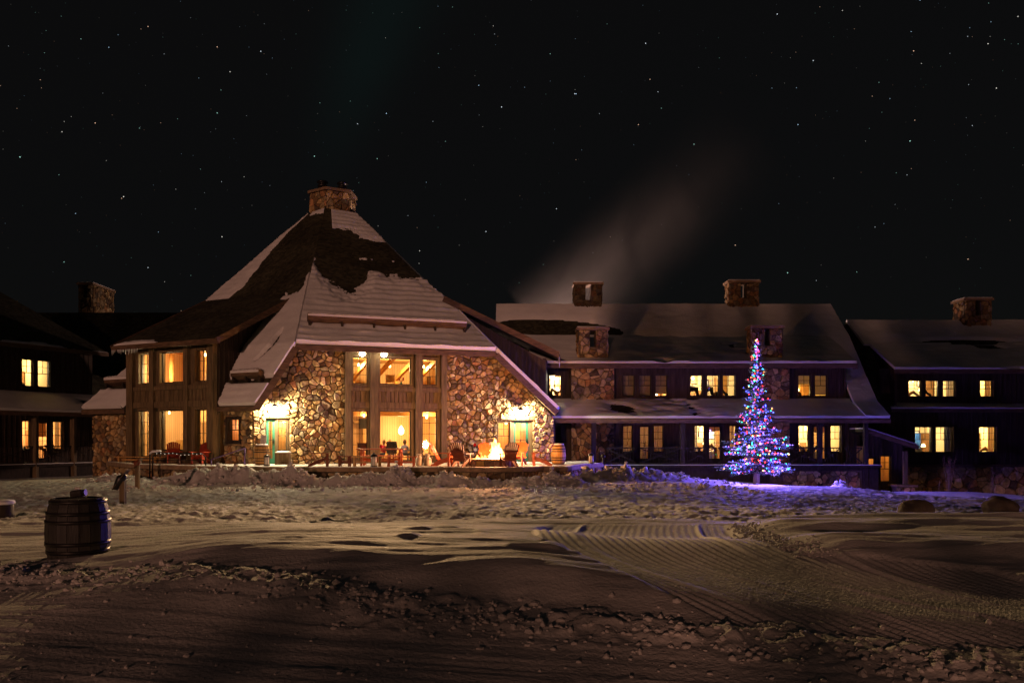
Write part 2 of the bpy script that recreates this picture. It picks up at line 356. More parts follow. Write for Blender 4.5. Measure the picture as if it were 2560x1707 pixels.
def stones(pl, poly, holes, size, height=0.07, seed=1, aniso=1.25, d0=0.0, dim=1.0, joint=0.013):
    """irregular rubble: returns a list of (area, verts, faces, colour) in world space"""
    rnd = random.Random(seed)
    us = [p[0] for p in poly]; zs = [p[1] for p in poly]
    u0, u1, z0, z1 = min(us) - size, max(us) + size, min(zs) - size, max(zs) + size
    sx, sz = size * aniso ** 0.5, size / aniso ** 0.5
    seeds = []; j = 0; z = z0
    while z < z1:
        u = u0 + (j % 2) * sx * 0.5
        while u < u1:
            if rnd.random() > 0.20:
                seeds.append((u + rnd.uniform(-.48, .48) * sx, z + rnd.uniform(-.48, .48) * sz))
                if rnd.random() < 0.12: seeds.append((u + rnd.uniform(-.5, .5) * sx, z + rnd.uniform(-.5, .5) * sz))
            u += sx
        z += sz; j += 1
    wts = [rnd.random() ** 1.5 * (.52 * size) ** 2 for _ in seeds]
    R = size * 2.6; grid = {}
    for i, s in enumerate(seeds): grid.setdefault((int(s[0] // R), int(s[1] // R)), []).append(i)
    out = []
    for i, s in enumerate(seeds):
        if not (min(us) - size * .8 < s[0] < max(us) + size * .8 and min(zs) - size * .8 < s[1] < max(zs) + size * .8): continue
        c = [(s[0] - R, s[1] - R), (s[0] + R, s[1] - R), (s[0] + R, s[1] + R), (s[0] - R, s[1] + R)]
        gx, gy = int(s[0] // R), int(s[1] // R)
        nb = [k for a in (-1, 0, 1) for b in (-1, 0, 1) for k in grid.get((gx + a, gy + b), []) if k != i]
        nb.sort(key=lambda k: (seeds[k][0] - s[0]) ** 2 + (seeds[k][1] - s[1]) ** 2)
        for k in nb[:22]:
            t = seeds[k]; nx, ny = t[0] - s[0], t[1] - s[1]
            c = clip(c, nx, ny, (t[0] ** 2 + t[1] ** 2 - s[0] ** 2 - s[1] ** 2 + wts[i] - wts[k]) / 2)
            if len(c) < 3: break
        c = clip_conv(c, poly) if len(c) > 2 else []
        for h in holes:
            if len(c) > 2: c = minus_rect(c, h)
        if len(c) < 3: continue
        c = inset(c, joint)
        if len(c) < 3 or abs(area(c)) < size * size * 0.035: continue
        c = chop(c, rnd.uniform(.08, .22))
        if len(c) < 3: continue
        cap = inset(c, min(0.035, 0.12 * math.sqrt(abs(area(c)))))
        if len(cap) < 3: continue
        cu = sum(p[0] for p in c) / len(c); cz = sum(p[1] for p in c) / len(c)
        cap = [(cu + (p[0] - cu) * .74, cz + (p[1] - cz) * .74) for p in c]
        h = height * rnd.uniform(.5, 1.5); tx, tz = rnd.uniform(-.30, .30), rnd.uniform(-.30, .30)
        n = len(c)
        vs = [pl.pt(p[0], p[1], d0 - 0.01) for p in c] + [pl.pt(p[0], p[1], d0 + h * .70) for p in [(cu + (q[0] - cu) * .97, cz + (q[1] - cz) * .97) for q in c]] + \
             [pl.pt(p[0], p[1], d0 + h + (p[0] - cu) * tx + (p[1] - cz) * tz) for p in cap]
        fs = [(k, (k + 1) % n, (k + 1) % n + n, k + n) for k in range(n)] + [(k + n, (k + 1) % n + n, (k + 1) % n + 2 * n, k + 2 * n) for k in range(n)] + [tuple(range(2 * n, 3 * n))]
        col = rnd.choice(STONE_COLS); f = rnd.uniform(.55, 1.42) * dim
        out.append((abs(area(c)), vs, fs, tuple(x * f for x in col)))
    return out
def place_stones(lst, parent, limit):
    """the largest ones are objects of their own, the rest one joined part"""
    lst = sorted(lst, key=lambda s: -s[0])
    for a, vs, fs, col in lst[:limit]:
        b = MB(); b.add(vs, fs, col); b.build("stone", m_stone, parent)
    if len(lst) > limit:
        b = MB()
        for a, vs, fs, col in lst[limit:]: b.add(vs, fs, col)
        stuff(b.build("small_stones", m_stone, parent))
def wall_mb(pl, poly, holes, d0=0.0, th=0.24, mb=None):
    """wall sheet with rectangular openings, front and back faces and closed edges"""
    mb = mb or MB()
    us = sorted(set([p[0] for p in poly] + [x for h in holes for x in h[:2]])); zs = sorted(set([p[1] for p in poly] + [x for h in holes for x in h[2:]]))
    for i in range(len(us) - 1):
        for j in range(len(zs) - 1):
            a, b, c, d = us[i], us[i + 1], zs[j], zs[j + 1]
            if b - a < 1e-5 or d - c < 1e-5: continue
            mu, mz = (a + b) / 2, (c + d) / 2
            if any(h[0] < mu < h[1] and h[2] < mz < h[3] for h in holes): continue
            q = clip_conv([(a, c), (b, c), (b, d), (a, d)], poly)
            if len(q) < 3 or abs(area(q)) < 1e-6: continue
            mb.add([pl.pt(p[0], p[1], d0) for p in q], [tuple(range(len(q)))])
            mb.add([pl.pt(p[0], p[1], d0 - th) for p in q], [tuple(range(len(q)))])
    n = len(poly)
    for i in range(n):
        a, b = poly[i], poly[(i + 1) % n]
        mb.add([pl.pt(a[0], a[1], d0), pl.pt(b[0], b[1], d0), pl.pt(b[0], b[1], d0 - th), pl.pt(a[0], a[1], d0 - th)], [(0, 1, 2, 3)])
    return mb
def battens(mb, pl, poly, holes, d0=0.0, step=0.3, w=0.05, proud=0.028):
    us = [p[0] for p in poly]; zs = [p[1] for p in poly]; u = min(us) + step / 2
    while u < max(us):
        q = clip_conv([(u - w / 2, min(zs)), (u + w / 2, min(zs)), (u + w / 2, max(zs)), (u - w / 2, max(zs))], poly)
        if len(q) > 2:
            lo = min(p[1] for p in q); hi = max(p[1] for p in q) - 0.02; segs = [(lo, hi)]
            for h in holes:
                if h[0] - .1 - w < u < h[1] + .1 + w:
                    ns = []
                    for a, b in segs:
                        if h[3] <= a or h[2] >= b: ns.append((a, b)); continue
                        if h[2] - a > .06: ns.append((a, h[2] - .05))
                        if b - h[3] > .06: ns.append((h[3] + .05, b))
                    segs = ns
            for a, b in segs: mb.pbox(pl, u - w / 2, u + w / 2, a, b, d0 - 0.004, d0 + proud)
        u += step
def room(parent, pl, u0, u1, z0, z1, depth, wall, floor=None, ceil=None, d0=-0.25):
    o = MB(); q = pl.pt
    o.add([q(u0, z0, d0 - depth), q(u1, z0, d0 - depth), q(u1, z1, d0 - depth), q(u0, z1, d0 - depth)], [(0, 1, 2, 3)])
    for u in (u0, u1): o.add([q(u, z0, d0), q(u, z0, d0 - depth), q(u, z1, d0 - depth), q(u, z1, d0)], [(0, 1, 2, 3)])
    w = o.build("room_wall", wall, parent)
    f = MB(); f.add([q(u0, z0, d0), q(u1, z0, d0), q(u1, z0, d0 - depth), q(u0, z0, d0 - depth)], [(0, 1, 2, 3)]); f.build("room_floor", floor or m_floor, parent)
    c = MB(); c.add([q(u0, z1, d0), q(u1, z1, d0), q(u1, z1, d0 - depth), q(u0, z1, d0 - depth)], [(0, 1, 2, 3)]); c.build("room_ceiling", ceil or wall, parent)
    return w
def ceiling_lamp(parent, p, power, color=(1, .72, .38), r=0.09):
    b = MB(); b.lathe([(.01, r * 2.6), (r * .5, r * 2.0), (r, r), (r * .9, 0), (r * .5, -r * .5), (.01, -r * .6)], 10, p)
    o = b.build("room_lamp", m_shade, parent, True)
    lamp("lamp_light", 'POINT', p, power, color, parent, r)
def window(parent, pl, r, cols=2, rows=(2, 0), d=0.0, trim=m_trim, tw=0.09, glass=m_glass, hung=True, sash_m=None, sill=True, proud=0.05, name="window"):
    """opening r=(u0,u1,z0,z1). rows=(rows in the upper sash, rows in the lower sash)"""
    sash_m = sash_m or m_sash
    u0, u1, z0, z1 = r; f = MB()
    f.pbox(pl, u0 - tw, u0, z0 - tw, z1 + tw, d - .26, d + proud); f.pbox(pl, u1, u1 + tw, z0 - tw, z1 + tw, d - .26, d + proud)
    f.pbox(pl, u0, u1, z1, z1 + tw, d - .26, d + proud); f.pbox(pl, u0, u1, z0 - tw, z0, d - .26, d + proud)
    w = f.build(name, trim, parent)
    if sill:
        s = MB(); s.pbox(pl, u0 - tw * 1.4, u1 + tw * 1.4, z0 - tw - .045, z0 - tw + .002, d - .02, d + proud + .06); s.build("sill", trim, w)
    s = MB(); e = 0.035; da, db = d - .13, d - .07
    s.pbox(pl, u0, u0 + e, z0, z1, da, db); s.pbox(pl, u1 - e, u1, z0, z1, da, db)
    s.pbox(pl, u0 + e, u1 - e, z0, z0 + e * 1.2, da, db); s.pbox(pl, u0 + e, u1 - e, z1 - e, z1, da, db)
    zones = [(z0 + e * 1.2, z1 - e, rows[0])]
    if rows[1] and hung:
        zm = (z0 + z1) / 2 if hung is True else z0 + (z1 - z0) * hung
        s.pbox(pl, u0 + e, u1 - e, zm - .02, zm + .02, da, db + .012); zones = [(zm + .02, z1 - e, rows[0]), (z0 + e * 1.2, zm - .02, rows[1])]
    pans = []
    for a, b, nr in zones:
        nr = max(nr, 1); nc = cols if not (rows[1] and a < (z0 + z1) / 2 - .1 and nr == 1) else 1
        us = [u0 + e + (u1 - u0 - 2 * e) * k / nc for k in range(nc + 1)]; zz = [a + (b - a) * k / nr for k in range(nr + 1)]
        for k in range(1, nc): s.pbox(pl, us[k] - .011, us[k] + .011, a, b, da + .01, db - .01)
        for k in range(1, nr): s.pbox(pl, u0 + e, u1 - e, zz[k] - .011, zz[k] + .011, da + .012, db - .012)
        for i in range(nc):
            for j in range(nr): pans.append((us[i] + .008, us[i + 1] - .008, zz[j] + .008, zz[j + 1] - .008))
    s.build("sash", sash_m, w)
    for a, b, c, e2 in pans:
        g = MB(); g.pbox(pl, a, b, c, e2, d - .102, d - .098); g.build("pane", glass, w)
    return w
def curtain(parent, pl, u0, u1, z0, z1, d=-0.32, mat=None, folds=6):
    b = MB(); n = folds * 4; vs = []; fs = []
    for i in range(n + 1):
        u = u0 + (u1 - u0) * i / n; dd = d + .03 * math.sin(i * math.pi / 2)
        vs += [pl.pt(u, z0, dd), pl.pt(u, z1, dd)]
    for i in range(n): fs.append((2 * i, 2 * i + 2, 2 * i + 3, 2 * i + 1))
    b.add(vs, fs); return b.build("curtain", mat or m_curtain, parent)
def blind(parent, pl, u0, u1, z0, z1, d=-0.30, mat=None):
    b = MB(); b.pbox(pl, u0, u1, z0, z1, d - .004, d); return b.build("blind", mat or m_blind, parent)
# ---- roofs: ruled surfaces between two polylines
def lerp(a, b, t): return a + (b - a) * t
def along(poly, t):
    """point of a polyline at a fraction of its height"""
    z0, z1 = poly[0].z, poly[-1].z; z = z0 + (z1 - z0) * t
    for a, b in zip(poly, poly[1:]):
        if min(a.z, b.z) - 1e-6 <= z <= max(a.z, b.z) + 1e-6:
            return lerp(a, b, (z - a.z) / (b.z - a.z) if abs(b.z - a.z) > 1e-9 else 0)
    return poly[-1].copy()
class Ruled:
    def __init__(s, left, right): s.l = [Vector(p) for p in left]; s.r = [Vector(p) for p in right]
    def __call__(s, a, b): return lerp(along(s.l, b), along(s.r, b), a)
def roof_sheet(surf, parent, name="roof", mat=None, th=0.16, nb=14, na=2):
    b = MB(); vs = []; fs = []
    for j in range(nb + 1):
        for i in range(na + 1): vs.append(surf(i / na, j / nb))
    k = len(vs); vs += [v - Vector((0, 0, th)) for v in vs]
    for j in range(nb):
        for i in range(na):
            q = (j * (na + 1) + i, j * (na + 1) + i + 1, (j + 1) * (na + 1) + i + 1, (j + 1) * (na + 1) + i)
            fs.append(q); fs.append(tuple(x + k for x in q[::-1]))
    w = na + 1
    for i in range(na):
        fs.append((i, i + 1, i + 1 + k, i + k)); t = nb * w; fs.append((t + i, t + i + 1, t + i + 1 + k, t + i + k))
    for j in range(nb):
        fs.append((j * w, (j + 1) * w, (j + 1) * w + k, j * w + k)); e = w - 1; fs.append((j * w + e, (j + 1) * w + e, (j + 1) * w + e + k, j * w + e + k))
    b.add(vs, fs); return b.build(name, mat or m_shake, parent)
def snow_sheet(surf, parent, fn, na, nb, b0=0.0, b1=1.0, a0=0.0, a1=1.0, name="roof_snow", sink=0.03, rough=0.35, seed=3.0, over=0.0, ripple=0.0):
    """snow lying on a roof: fn(a,b,X,Z) -> depth in metres (<=0 is bare)"""
    A = np.linspace(a0, a1, na + 1); B = np.linspace(b0, b1, nb + 1)
    base = np.array([[tuple(surf(a, b)) for a in A] for b in B])
    du = base[:, -1] - base[:, 0]
    n = np.cross(base[0, -1] - base[0, 0], base[-1, 0] - base[0, 0]); n /= np.linalg.norm(n)
    if n[2] < 0: n = -n
    GA, GB = np.meshgrid(A, B)
    L = np.cumsum(np.linalg.norm(np.diff(base, axis=1, prepend=base[:, :1]), axis=2), axis=1); H = base[:, :, 2] * 1.4
    T = fn(GA, GB, L, H)
    T = T + np.where(T > 0.02, rough * 0.10 * fbm(L * 1.3, H * 1.5, 4, seed) + rough * .05 * fbm(L * .7, H * 7, 3, seed + 9), 0)
    T = T + np.where(T > 0.03, ripple * np.sin(2 * np.pi * (H / .46 + .25 * fbm(L * .5, H * .5, 2, seed))) * (.5 + fbm(L * .6, H * .4, 2, seed + 3)), 0)
    T = np.where(T > 0.004, np.maximum(T, 0.006), -sink)
    pos = base + n[None, None, :] * T[:, :, None]
    if over:
        pos[0] += np.array([0, 0, -over]) * 1.0
    vs = [tuple(p) for p in pos.reshape(-1, 3)]; fs = []; w = na + 1; ok = T > -sink + 1e-6
    for j in range(nb):
        for i in range(na):
            if ok[j, i] or ok[j, i + 1] or ok[j + 1, i] or ok[j + 1, i + 1]: fs.append((j * w + i, j * w + i + 1, (j + 1) * w + i + 1, (j + 1) * w + i))
    b = MB(); b.add(vs, fs)
    # front lip and sides down to the roof
    lip = MB()
    for i in range(na):
        if ok[0, i] and ok[0, i + 1]:
            p, q = Vector(pos[0, i]), Vector(pos[0, i + 1]); b.add([p, q, Vector(base[0, i + 1]) - Vector((0, 0, .03)), Vector(base[0, i]) - Vector((0, 0, .03))], [(0, 1, 2, 3)])
    for e in (0, na):
        for j in range(nb):
            if ok[j, e] and ok[j + 1, e]:
                b.add([Vector(pos[j, e]), Vector(pos[j + 1, e]), Vector(base[j + 1, e]) - Vector((0, 0, .02)), Vector(base[j, e]) - Vector((0, 0, .02))], [(0, 1, 2, 3)])
    return b.build(name, m_snow, parent, True)
# ------------------------------------------------------------------ ground
GCP = [(-9, 3, -.34), (0, 3, -.34), (9, 3, -.34), (-5, 4.7, -.14), (0, 4.7, -.14), (5, 4.7, -.14), (-6, 6.9, .06), (0, 6.6, .06), (6, 6.3, .06), (-12, 9, .1), (-5.2, 9.6, .20), (-6.5, 8.6, .14), (-2.5, 8.4, .31), (0, 7.9, .28), (8, 9, .2), (-4, 12.4, .19), (-1, 12.9, .19), (2, 13, .19), (6, 12.6, .28), (11, 12.8, .30), (15, 13, .3),
       (-9, 14, .02), (-12, 18, -.1), (-3, 16.5, -.02), (4, 17, -.06), (11, 18, -.12), (-18, 24, -.15), (-8, 24, -.15), (0, 24, -.15), (8, 25, -.22), (16, 25, -.4), (24, 27, -.8),
       (-14, 30, -.15), (-6, 30, -.17), (0, 30.5, -.2), (5, 32, -.12), (-19, 35, -.18), (-20.5, 39.5, -.22), (-24, 41, -.36), (-27.5, 41.5, -.55), (-33, 36, -.6), (-30, 46, -.7), (-21, 46, -.5),
       (3.6, 41, -.18), (8.6, 40.5, -.35), (12.2, 40, -.62), (16, 41.5, -.9), (19, 43, -1.17), (21.2, 44, -1.36), (25, 45, -1.55), (29.4, 46, -1.7), (36, 48, -1.9), (20, 36, -.85), (28, 38, -1.3), (12, 34, -.42), (24, 32, -.9),
       (8, 47, -.6), (20, 50, -1.3), (-10, 45, -.3), (-10, 60, -.6), (30, 60, -2), (-35, 60, -.8), (45, 40, -2), (-45, 40, -.8), (40, 20, -.6), (-30, 18, -.2), (40, 5, 0), (-40, 5, 0), (0, -20, .1), (0, 90, -1), (80, 90, -2), (-80, 90, -1)]
HEAPS = [(-17.3, 34.4, .9, .5, .22), (-16.2, 33.7, 1.6, .6, .18), (-12.6, 31.6, 1.3, .7, .35), (-11.2, 31.3, 1.0, .7, .62), (-9.3, 31.0, 1.0, .7, .62), (-8.2, 30.9, 1.0, .5, .25), (-6.6, 30.8, 1.3, .5, .22), (-4.35, 30.7, .55, .5, .58), (-5.4, 30.6, .8, .5, .3), (-3, 30.7, 1.1, .5, .33), (-1.6, 30.6, 1.2, .45, .26), (0.5, 30.7, 1.2, .5, .22), (1.9, 31.3, .8, .5, .42),
         (3.2, 33.4, .9, .6, .45), (4.6, 33.9, 1.0, .6, .5), (5.9, 35, 1.3, .7, .55), (7.3, 36.2, 1.2, .7, .35), (9.0, 36.8, 1.6, .6, .12), (15.9, 38.6, .5, .35, .3), (3.0, 36.0, 1.0, .6, .35), (2.3, 38.2, 1.3, .8, .4)]
def ground_base(X, Y):
    num = np.zeros_like(X); den = np.zeros_like(X)
    for x, y, z in GCP:
        s = 0.6 + 0.09 * abs(y)
        d2 = ((X - x) ** 2 + (Y - y) ** 2) / (s * s)
        w = 1.0 / (d2 + 0.25) ** 2.0 / (s * s); num += w * z; den += w
    b = num / den
    w = 1 - sstep(6.3, 7.5, Y)          # the ground falls away towards the camera
    return b * (1 - w) + w * np.interp(Y, [-30, 2, 4.7, 6.6, 7.5], [-.55, -.52, -.20, .05, .14])
_ty = np.linspace(2, 20, 361); _tx = np.interp(_ty, [4.5, 5.7, 7, 8.2, 9.3, 10.5, 12, 14, 16], [4.7, 3.9, 3.0, 2.35, 1.95, 1.75, 1.85, 2.3, 3.6])
_tx = np.convolve(np.pad(_tx, 20, mode='edge'), np.ones(41) / 41.0, mode='valid')
def track_x(Y): return np.interp(Y, _ty, _tx)
def band_y(X): return np.interp(X, [-14, -5.8, -2.5, -.6, 1.3, 3.5, 8], [10.4, 8.6, 7.5, 6.85, 6.35, 5.75, 4.6])
def ground_h(X, Y):
    X = np.asarray(X, float); Y = np.asarray(Y, float)
    h = ground_base(X, Y)
    near = 1 - sstep(16, 20, Y); vis = (Y > 2)
    q = X - track_x(Y)
    right = np.interp(Y, [4, 8.8, 9.6, 13.5], [3.0, 3.2, 1.55, 1.5])
    tm = sstep(-1.55, -1.40, q) * (1 - sstep(right - .15, right, q)) * sstep(4.8, 5.6, Y) * (1 - sstep(12.8, 13.8, Y)) * sstep(.25, .6, np.abs(Y - band_y(X)) + (Y < band_y(X)) * -9)
    # corduroy of the groomed track with its seams
    h = h + tm * (0.0105 * (1 - .7 * sstep(10, 12.5, Y)) * np.sin(2 * np.pi * q / 0.115) + 0.034 * np.exp(-((np.mod(q + .3, .95) - .3) / .035) ** 2) * (0.6 + fbm(X * 2, Y * .6, 2, 4)) + .03 * np.sin(Y * 1.9 + .5 * X) + 0.004 * fbm(X * 9, Y * 9, 2, 8))
    h = h + tm * 0.07 * np.exp(-((Y - 10.6) / .9) ** 2) - tm * .05
    # drifts right of the track
    rb = sstep(1.45, 2.3, q) * sstep(8.6, 9.6, Y) * (1 - sstep(13, 14.2, Y))
    h = h + rb * (.10 + .10 * fbm(X * .35, Y * 1.3, 3, 21) + .05 * np.sin(Y * 3.1 + X * .4))
    # wind-packed plateau
    pm = (1 - tm) * near * sstep(6.8, 7.6, Y - 0 * X + (X < -3) * -1.0)
    h = h + pm * (0.035 * fbm(X * .35, Y * 2.6, 4, 2) + 0.022 * fbm(X * 1.1, Y * 5.5, 3, 6))
    bum = np.maximum(0, vnoise(X * 2.4, Y * 3.0, 31) - .26) * 4
    h = h + pm * 0.05 * bum * sstep(-5, -1, X) * (1 - sstep(1.2, 1.8, X)) * sstep(7.5, 8.5, Y) * (1 - sstep(11.5, 12.5, Y))
    # ledge where the plateau falls off towards the camera
    led = np.interp(X, [-10, -5, -2, 0, 1, 3], [9.6, 8.9, 8.1, 7.5, 7.1, 6.5])
    h = h + (.17 - .12 * sstep(-.2, 1.8, X)) * sstep(-6.2, -3.0, X) * sstep(-.35, .45, Y - led) * near * (1 - sstep(11.0, 13.5, Y)) * (1 - sstep(4, 7, X)) 
    # churned band and tracked snow close to the camera
    bd = np.abs(Y - band_y(X) + .25 * fbm(X * .8, Y * 0 + 3, 2, 5))
    bm = np.exp(-(bd / .42) ** 2)
    h = h + bm * (.03 + .085 * np.maximum(-.12, fbm(X * 5.2, Y * 6.5, 4, 11)))
    fg = (1 - sstep(-.3, .25, Y - band_y(X))) * vis
    sx, sy = X * math.cos(.16) - Y * math.sin(.16), X * math.sin(.16) + Y * math.cos(.16)
    h = h + fg * (.016 * fbm(sx * .35, sy * 6.0, 3, 14) + .010 * fbm(sx * .8, sy * 19, 3, 17) + .022 * np.maximum(0, fbm(X * 3.6, Y * 5.2, 3, 19) - .30))
    # churned drive
    rm = sstep(14, 16.5, Y) * (1 - sstep(33, 36, Y)) * (1 - sstep(9, 22, X - (Y - 15) * .2) * .6)
    h = h + rm * (.065 * fbm(X * 3.4, Y * 3.0, 4, 23, .7) + .04 * fbm(X * .9, Y * 1.3, 2, 29) + .05 * fbm(X * .22, Y * .5, 2, 27))
    rt = np.exp(-((Y - 15.2 - .02 * X) / .5) ** 2) * (X < 4)
    h = h - .06 * rt
    # ploughed heaps
    for x, y, rx, ry, hh in HEAPS:
        g = np.exp(-(((X - x) / rx) ** 2 + ((Y - y) / ry) ** 2))
        h = h + hh * g * (1.0 + 1.1 * fbm(X * 2.2 + x, Y * 2.2, 4, 41, .62))
    h = h + .08 * sstep(10, 15, X) * fbm(X * .5, Y * .9, 3, 51) * sstep(14, 20, Y)
    return h
def gz(x, y): return float(ground_h(np.array([x]), np.array([y]))[0])
def build_ground():
    rows = list(np.linspace(-150, 1.8, 12)) + list(2.4 * (34 / 2.4) ** (np.arange(590) / 589.0)) + list(np.linspace(34.3, 56, 90)) + list(58 * (3000 / 58) ** (np.arange(18) / 17.0))
    rows = np.array(rows); s = np.linspace(-1, 1, 901)
    half = np.where(rows < 2.4, 3.8, np.minimum(.70 * rows + 2.1, 40))
    half = np.where(rows > 56, 40 + (rows - 56) * .6, half)
    outer = np.array([1.5, 5, 14, 40, 120, 400, 1200, 3000.0])
    X = np.concatenate([-(half[:, None] + outer[None, ::-1]), half[:, None] * s[None, :], half[:, None] + outer[None, :]], axis=1)
    Y = np.repeat(rows[:, None], X.shape[1], axis=1)
    Z = ground_h(X, Y)
    far = sstep(90, 300, np.hypot(X, Y)); Z = Z * (1 - far) - 1.0 * far
    nr, nc = X.shape
    me = bpy.data.meshes.new("snowy_ground"); me.vertices.add(nr * nc)
    me.vertices.foreach_set("co", np.stack([X, Y, Z], -1).astype(np.float32).ravel())
    idx = np.arange(nr * nc).reshape(nr, nc)
    q = np.stack([idx[:-1, :-1], idx[:-1, 1:], idx[1:, 1:], idx[1:, :-1]], -1).reshape(-1, 4)
    me.loops.add(q.size); me.loops.foreach_set("vertex_index", q.ravel().astype(np.int32))
    me.polygons.add(len(q)); me.polygons.foreach_set("loop_start", np.arange(0, q.size, 4, dtype=np.int32)); 
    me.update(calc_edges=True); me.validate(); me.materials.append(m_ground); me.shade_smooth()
    o = bpy.data.objects.new("snowy_ground", me); COL.objects.link(o); struct(o)
build_ground()
# loose clods of snow
ICO_V = None
def ico():
    global ICO_V
    if ICO_V is None:
        bm = bmesh.new(); bmesh.ops.create_icosphere(bm, subdivisions=1, radius=1.0)
        bm.verts.ensure_lookup_table(); ICO_V = ([v.co.copy() for v in bm.verts], [tuple(v.index for v in f.verts) for f in bm.faces]); bm.free()
    return ICO_V
def clods():
    rnd = random.Random(5); pts = []
    for k in range(1500):
        x = rnd.uniform(-7, 4.6); y = float(band_y(x)) + rnd.gauss(0, .27)
        pts.append((x, y, abs(rnd.gauss(0, .013)) + .004))
    for k in range(900):
        y = rnd.uniform(4.4, 10); x = rnd.uniform(-.66 * y, .66 * y)
        if y < float(band_y(x)): pts.append((x, y, abs(rnd.gauss(0, .008)) + .002))
    for x, y, rx, ry, hh in HEAPS:
        for k in range(60): pts.append((x + rnd.gauss(0, rx * .7), y + rnd.gauss(0, ry * .6) - .2, abs(rnd.gauss(0, .035)) + .018))
    for k in range(500): pts.append((rnd.uniform(-15, 9), rnd.uniform(27, 31), abs(rnd.gauss(0, .035)) + .02))
    for k in range(500):
        y = rnd.uniform(9.4, 12.8); pts.append((float(track_x(y)) + 1.62 + rnd.gauss(0, .12), y, abs(rnd.gauss(0, .012)) + .004))
    xs = np.array([p[0] for p in pts]); ys = np.array([p[1] for p in pts]); zs = ground_h(xs, ys)
    V, Fc = ico(); b = MB()
    for (x, y, r), z in zip(pts, zs):
        sx, sy, sz = r * rnd.uniform(.8, 1.5), r * rnd.uniform(.8, 1.3), r * rnd.uniform(.6, 1.0)
        b.add([(x + v.x * sx * rnd.uniform(.7, 1.25), y + v.y * sy * rnd.uniform(.7, 1.25), z + r * .35 + v.z * sz * rnd.uniform(.7, 1.25)) for v in V], Fc)
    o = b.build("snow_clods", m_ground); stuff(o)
    o["label"] = "loose clods of broken snow strewn over the ground"; o["category"] = "snow"
clods()
# ------------------------------------------------------------------ main lodge (many-sided head house)
PZ = 0.45                                       # patio level
V0 = (-11.97, 37.0)
FP = Plane(V0, 19); AP = Plane(V0, -26, True)
lodge = thing("head_house", "large stone lodge with steep pointed roof and lit windows in the middle", "lodge", (-11, 42, 0))
C0 = Vector((-11.2, 50.0))
H0 = P(812, 520, 48.5); HL = P(772, 522, 49.6); HR = P(890, 522, 49.6)
for h in (HL, HR): h.z = H0.z
def pp(pl, px, py, d): u, z = pl.hit(px, py, d); return pl.pt(u, z, d)
E1 = pp(FP, 740, 862, .7); E2 = pp(FP, 1240, 878, .7); R1 = pp(FP, 640, 1012, .7); R2 = pp(FP, 1392, 1030, .7); AL = pp(AP, 205, 1022, .7)
E2.z = E1.z = 5.98; R1.z = R2.z = AL.z = 3.12
roofF = Ruled([E1, H0], [E2, HR]); roofA = Ruled([AL, HL], [R1, E1, H0])
BP = Plane((FP.pt(14.95, 0).x, FP.pt(14.95, 0).y), 85)
BRr = R2 + Vector((BP.U.x, BP.U.y, 0)) * 4; HR2 = HR + Vector((.3, 2.0, 0))
roofB = Ruled([R2, E2, HR], [BRr, HR2])
def acoord(p): q = Vector((p.x, p.y)) - AP.o; return q.dot(AP.U), q.dot(AP.N)
DU0, DU1, DD = 1.75, 7.70, 0.5                  # dormer bay on the left side
def in_dormer(p):
    u, d = acoord(p); return DU0 + .02 < u < DU1 - .02 and d > -4.3
def roof_grid(surf, na, nb, skip, th=.16, name="roof"):
    b = MB(); vs = [surf(i / na, j / nb) for j in range(nb + 1) for i in range(na + 1)]; k = len(vs); vs += [v - Vector((0, 0, th)) for v in vs]; fs = []; w = na + 1
    for j in range(nb):
        for i in range(na):
            c = surf((i + .5) / na, (j + .5) / nb)
            if skip(c): continue
            q = (j * w + i, j * w + i + 1, (j + 1) * w + i + 1, (j + 1) * w + i); fs.append(q); fs.append(tuple(x + k for x in q[::-1]))
    for i in range(na): fs.append((i, i + 1, i + 1 + k, i + k))
    for j in range(nb): fs.append((j * w + na, (j + 1) * w + na, (j + 1) * w + na + k, j * w + na + k)); fs.append((j * w, (j + 1) * w, (j + 1) * w + k, j * w + k))
    b.add(vs, fs); return b.build(name, m_shake, lodge)
rF = roof_sheet(roofF, lodge); rA = roof_grid(roofA, 60, 60, in_dormer); rB = roof_sheet(roofB, lodge)
# hidden far sides close the roof and the body
b = MB(); back = [HL, HR2 + Vector((0, 0, 0)), BRr, BRr + Vector((-6, 9, 0)), AL + Vector((4, 12, 0)), AL]
b.add([HL, HR2, BRr, AL + Vector((6, 14, 0)), AL], [(0, 1, 2, 3), (0, 3, 4)]); b.build("roof", m_shake, lodge)
# ---- snow on the roofs
def snF(a, b_, L, H):
    edge = .40 + .10 * (1 - np.exp(-(a / .06))) * 0 + .16 * np.exp(-(a / .07) ** 2) - .07 * np.exp(-((a - .27) / .12) ** 2) + .10 * sstep(.38, .55, a) - .02 * sstep(.8, 1, a)
    n = .07 * fbm(L * .9, H * .9, 4, 2) + .035 * fbm(L * 3, H * 3, 3, 5)
    t = np.minimum(.22, (edge + n - b_) * 2.2)
    top = np.minimum(.06, (b_ - .83 - .13 * (1 - a) * 0 + .10 * (a - .15) + n * .8) * 1.2) * (a > .2)
    fl = np.maximum(0, fbm(L * 1.4, H * 1.4, 3, 77) - .36) * .6 * np.exp(-((b_ - edge - .06) / .05) ** 2)
    t = np.maximum(np.maximum(t, top), fl)
    return t
snow_sheet(roofF, rF, snF, 150, 170, 0.005, .99, .0, 1.0, seed=3, ripple=.05, rough=.6)
